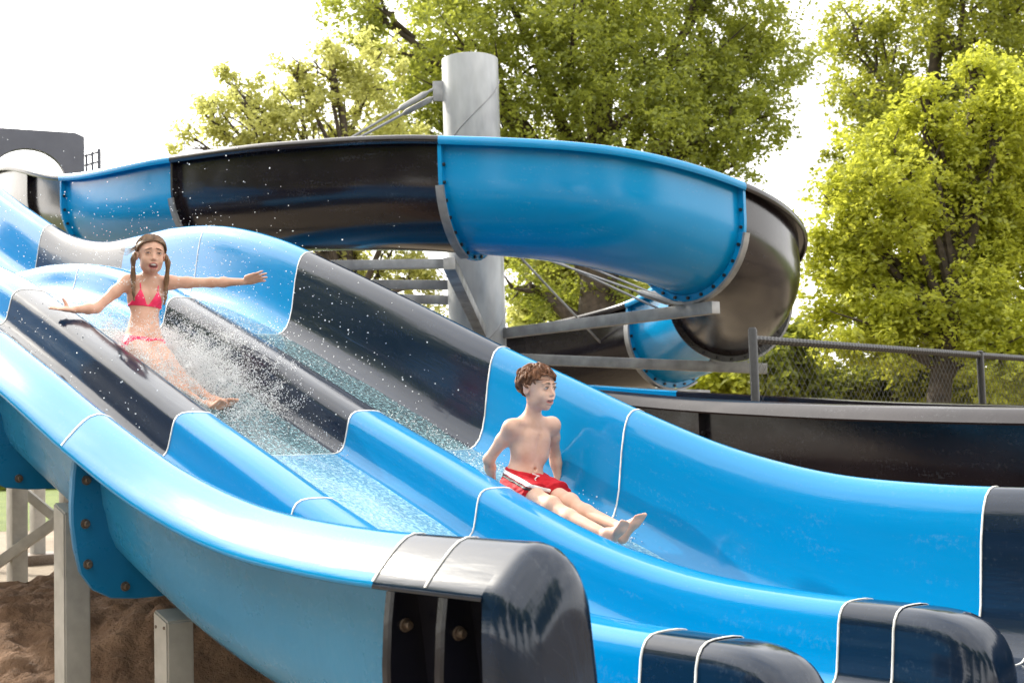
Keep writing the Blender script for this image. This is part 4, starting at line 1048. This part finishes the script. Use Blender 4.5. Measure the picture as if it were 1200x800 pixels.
# ---- spray thrown up round the girl, splashes at the boy
def drops(name, label, P, R):
    oct_v = np.array([(1,0,0),(-1,0,0),(0,1,0),(0,-1,0),(0,0,1),(0,0,-1)], float); oct_f = np.array([(0,2,4),(2,1,4),(1,3,4),(3,0,4),(2,0,5),(1,2,5),(3,1,5),(0,3,5)])
    bm = bmesh.new(); bmesh.ops.create_icosphere(bm, subdivisions=1, radius=1); bm.verts.index_update(); iv = np.array([v.co[:] for v in bm.verts]); if_ = np.array([[v.index for v in f.verts] for f in bm.faces]); bm.free()
    VV = []; FF = []; b = 0
    for small in (True, False):
        m = (R < .0032) == small; p, r = P[m], R[m]; tv, tf_ = (oct_v, oct_f) if small else (iv, if_)
        st = RNG.uniform(.75, 1.4, (len(p), 1, 3))
        VV.append((p[:, None, :] + tv[None] * r[:, None, None] * st).reshape(-1, 3)); FF.append((tf_[None] + (np.arange(len(p)) * len(tv))[:, None, None] + b).reshape(-1, 3)); b += len(p) * len(tv)
    o = mesh_obj(name, np.concatenate(VV), np.concatenate(FF), M['drops'], None, True); tag(o, label, 'water spray', kind='stuff'); return o
rg = np.random.default_rng(77)
def lanepts(n, s0, s1, l0, l1, hfun):
    s = rg.uniform(s0, s1, n); l = rg.uniform(l0, l1, n); h = hfun(n, s, l)
    xy = P0[None] + s[:, None] * DV + l[:, None] * NV
    return np.column_stack([xy, rim(s) - HO - .2 + h + CAMZ])
hp_ = lambda a: (lambda n, s, l: rg.exponential(a, n))
Pp = [lanepts(9000, -1.35, -.40, .98, 1.40, hp_(.065)), lanepts(5000, -1.5, -.7, .95, 1.30, hp_(.12)), lanepts(5200, -1.62, -1.12, 1.28, 1.78, hp_(.055)), lanepts(3200, -1.30, -.75, 1.50, 1.76, hp_(.05)),
      lanepts(1500, -2.6, .0, .3, 2.2, hp_(.28)), lanepts(620, -3.0, -.6, .4, 2.4, lambda n, s, l: rg.uniform(.05, .65, n)), lanepts(1200, -.7, .1, 1.0, 1.65, hp_(.04))]
Pr = [rg.uniform(.0010, .0030, 9000), rg.uniform(.0009, .0026, 5000), rg.uniform(.0011, .0030, 5200), rg.uniform(.0010, .0028, 3200), rg.uniform(.0014, .0036, 1500), rg.uniform(.0012, .0030, 620), rg.uniform(.0012, .0028, 1200)]
for q in range(230):                       # torn strings and clots of water flung forward and outward
    s_, l_ = rg.normal(-.95, .27), rg.normal(1.28, .16); h_ = abs(rg.normal(0, .13)) + .02; nq = int(rg.uniform(25, 110))
    cl_ = lanepts(1, s_, s_ + .001, l_, l_ + .001, lambda n, s, l: np.full(n, h_))[0]
    dv = nrm(D3 * rg.uniform(.2, 1) + N3 * rg.normal(-.2, .6) + U3 * rg.uniform(.1, .9)); tt = rg.normal(size=(nq, 1)) * rg.uniform(.02, .07)
    Pp.append(cl_ + dv * tt + rg.normal(size=(nq, 3)) * rg.uniform(.004, .016)); Pr.append(rg.uniform(.0009, .0028, nq))
for q in range(150):                       # froth boiling round hips and thighs
    s_, l_ = rg.uniform(-1.5, -.75), rg.uniform(1.22, 1.68); h_ = abs(rg.normal(0, .05)) + .03; nq = int(rg.uniform(30, 110))
    cl_ = lanepts(1, s_, s_ + .001, l_, l_ + .001, lambda n, s, l: np.full(n, h_))[0]
    Pp.append(cl_ + rg.normal(size=(nq, 3)) * rg.uniform(.010, .026)); Pr.append(rg.uniform(.0010, .0032, nq))
drops('water_spray', 'cloud of white water droplets thrown up around the sliding girl', np.concatenate(Pp), np.concatenate(Pr))
def around(c, n, sd, up): q = rg.normal(size=(n, 3)) * np.array(sd); q[:, 2] = np.abs(q[:, 2]) * up; return c + q
fB = mid(aR, aL); Pb = np.concatenate([around(fB - V(0, 0, .05), 900, (.055, .045, .035), 1), around(fB - V(-.05, .05, .06), 500, (.12, .1, .02), 1), lanepts(900, -.5, .45, .26, .66, hp_(.012)), lanepts(420, .45, 1.15, .20, .32, hp_(.018)), lanepts(300, .5, 1.1, .5, .62, hp_(.012))])
drops('water_splash', 'small white splashes of water round the feet and seat of the boy', Pb, rg.uniform(.0012, .0036, len(Pb)))


# ------------------------------------------------------------------ light, sky, camera
w = bpy.data.worlds.new('World'); SC.world = w; w.use_nodes = True
N, L = w.node_tree.nodes, w.node_tree.links; bg = N['Background']
SUN = nrm(V(-.62, .57, .55)); el = math.asin(SUN[2]); az = math.atan2(SUN[0], SUN[1])
sky = N.new('ShaderNodeTexSky'); sky.sky_type = 'NISHITA'; sky.sun_disc = False
sky.sun_elevation = el; sky.sun_rotation = az; sky.air_density = 1.0; sky.dust_density = 3.0; sky.ozone_density = 1
tc = N.new('ShaderNodeTexCoord'); nz = N.new('ShaderNodeTexNoise'); nz.inputs['Scale'].default_value = 2.2; nz.inputs['Detail'].default_value = 6
mp = N.new('ShaderNodeMapping'); mp.inputs['Scale'].default_value = (1, 1, 2.4); L.new(tc.outputs['Generated'], mp.inputs['Vector']); L.new(mp.outputs[0], nz.inputs['Vector'])
cr = N.new('ShaderNodeValToRGB'); cr.color_ramp.elements[0].position = .30; cr.color_ramp.elements[0].color = (.62, .62, .62, 1); cr.color_ramp.elements[1].position = .62; cr.color_ramp.elements[1].color = (.97, .97, .97, 1)
L.new(nz.outputs['Fac'], cr.inputs['Fac'])
mx = N.new('ShaderNodeMix'); mx.data_type = 'RGBA'; L.new(cr.outputs['Color'], mx.inputs['Factor']); L.new(sky.outputs['Color'], mx.inputs['A']); mx.inputs['B'].default_value = (16.5, 16.2, 15.8, 1)
# hazy aureole round the sun
vm = N.new('ShaderNodeVectorMath'); vm.operation = 'DOT_PRODUCT'; vm.inputs[1].default_value = tuple(SUN); L.new(tc.outputs['Generated'], vm.inputs[0])
mm = N.new('ShaderNodeMath'); mm.operation = 'MAXIMUM'; mm.inputs[1].default_value = 0; L.new(vm.outputs['Value'], mm.inputs[0])
pw = N.new('ShaderNodeMath'); pw.operation = 'POWER'; pw.inputs[1].default_value = 14; L.new(mm.outputs[0], pw.inputs[0])
ad = N.new('ShaderNodeMix'); ad.data_type = 'RGBA'; ad.blend_type = 'ADD'; ad.inputs['Factor'].default_value = 1; L.new(mx.outputs['Result'], ad.inputs['A'])
sc_ = N.new('ShaderNodeVectorMath'); sc_.operation = 'SCALE'; sc_.inputs[0].default_value = (24, 22.5, 20); L.new(pw.outputs[0], sc_.inputs['Scale']); L.new(sc_.outputs[0], ad.inputs['B'])
L.new(ad.outputs['Result'], bg.inputs['Color']); bg.inputs['Strength'].default_value = .10
sd = bpy.data.lights.new('sun', 'SUN'); sd.energy = 3.6; sd.angle = math.radians(.6); sd.color = (1, .93, .80)
so = bpy.data.objects.new('sun', sd); COL.objects.link(so); so.rotation_euler = Vector(SUN).to_track_quat('Z', 'Y').to_euler(); so.location = (-12, 6, 12)
cd = bpy.data.cameras.new('camera'); co = bpy.data.objects.new('camera', cd); COL.objects.link(co)
cd.sensor_width = 36; cd.lens = FOC / 1200 * 36; cd.clip_start = .05; cd.clip_end = 6000
co.matrix_world = Matrix.Translation((0, 0, CAMZ)) @ Matrix.Rotation(PI / 2 + PITCH, 4, 'X') @ Matrix.Rotation(-ROLL, 4, 'Z')
cd.dof.use_dof = True; cd.dof.focus_distance = 5.8; cd.dof.aperture_fstop = 6.3
SC.camera = co
SC.render.engine = 'CYCLES'
SC.cycles.max_bounces = 8; SC.cycles.transparent_max_bounces = 12
SC.view_settings.view_transform = 'Standard'; SC.view_settings.look = 'None'; SC.view_settings.exposure = .85; SC.view_settings.gamma = 1
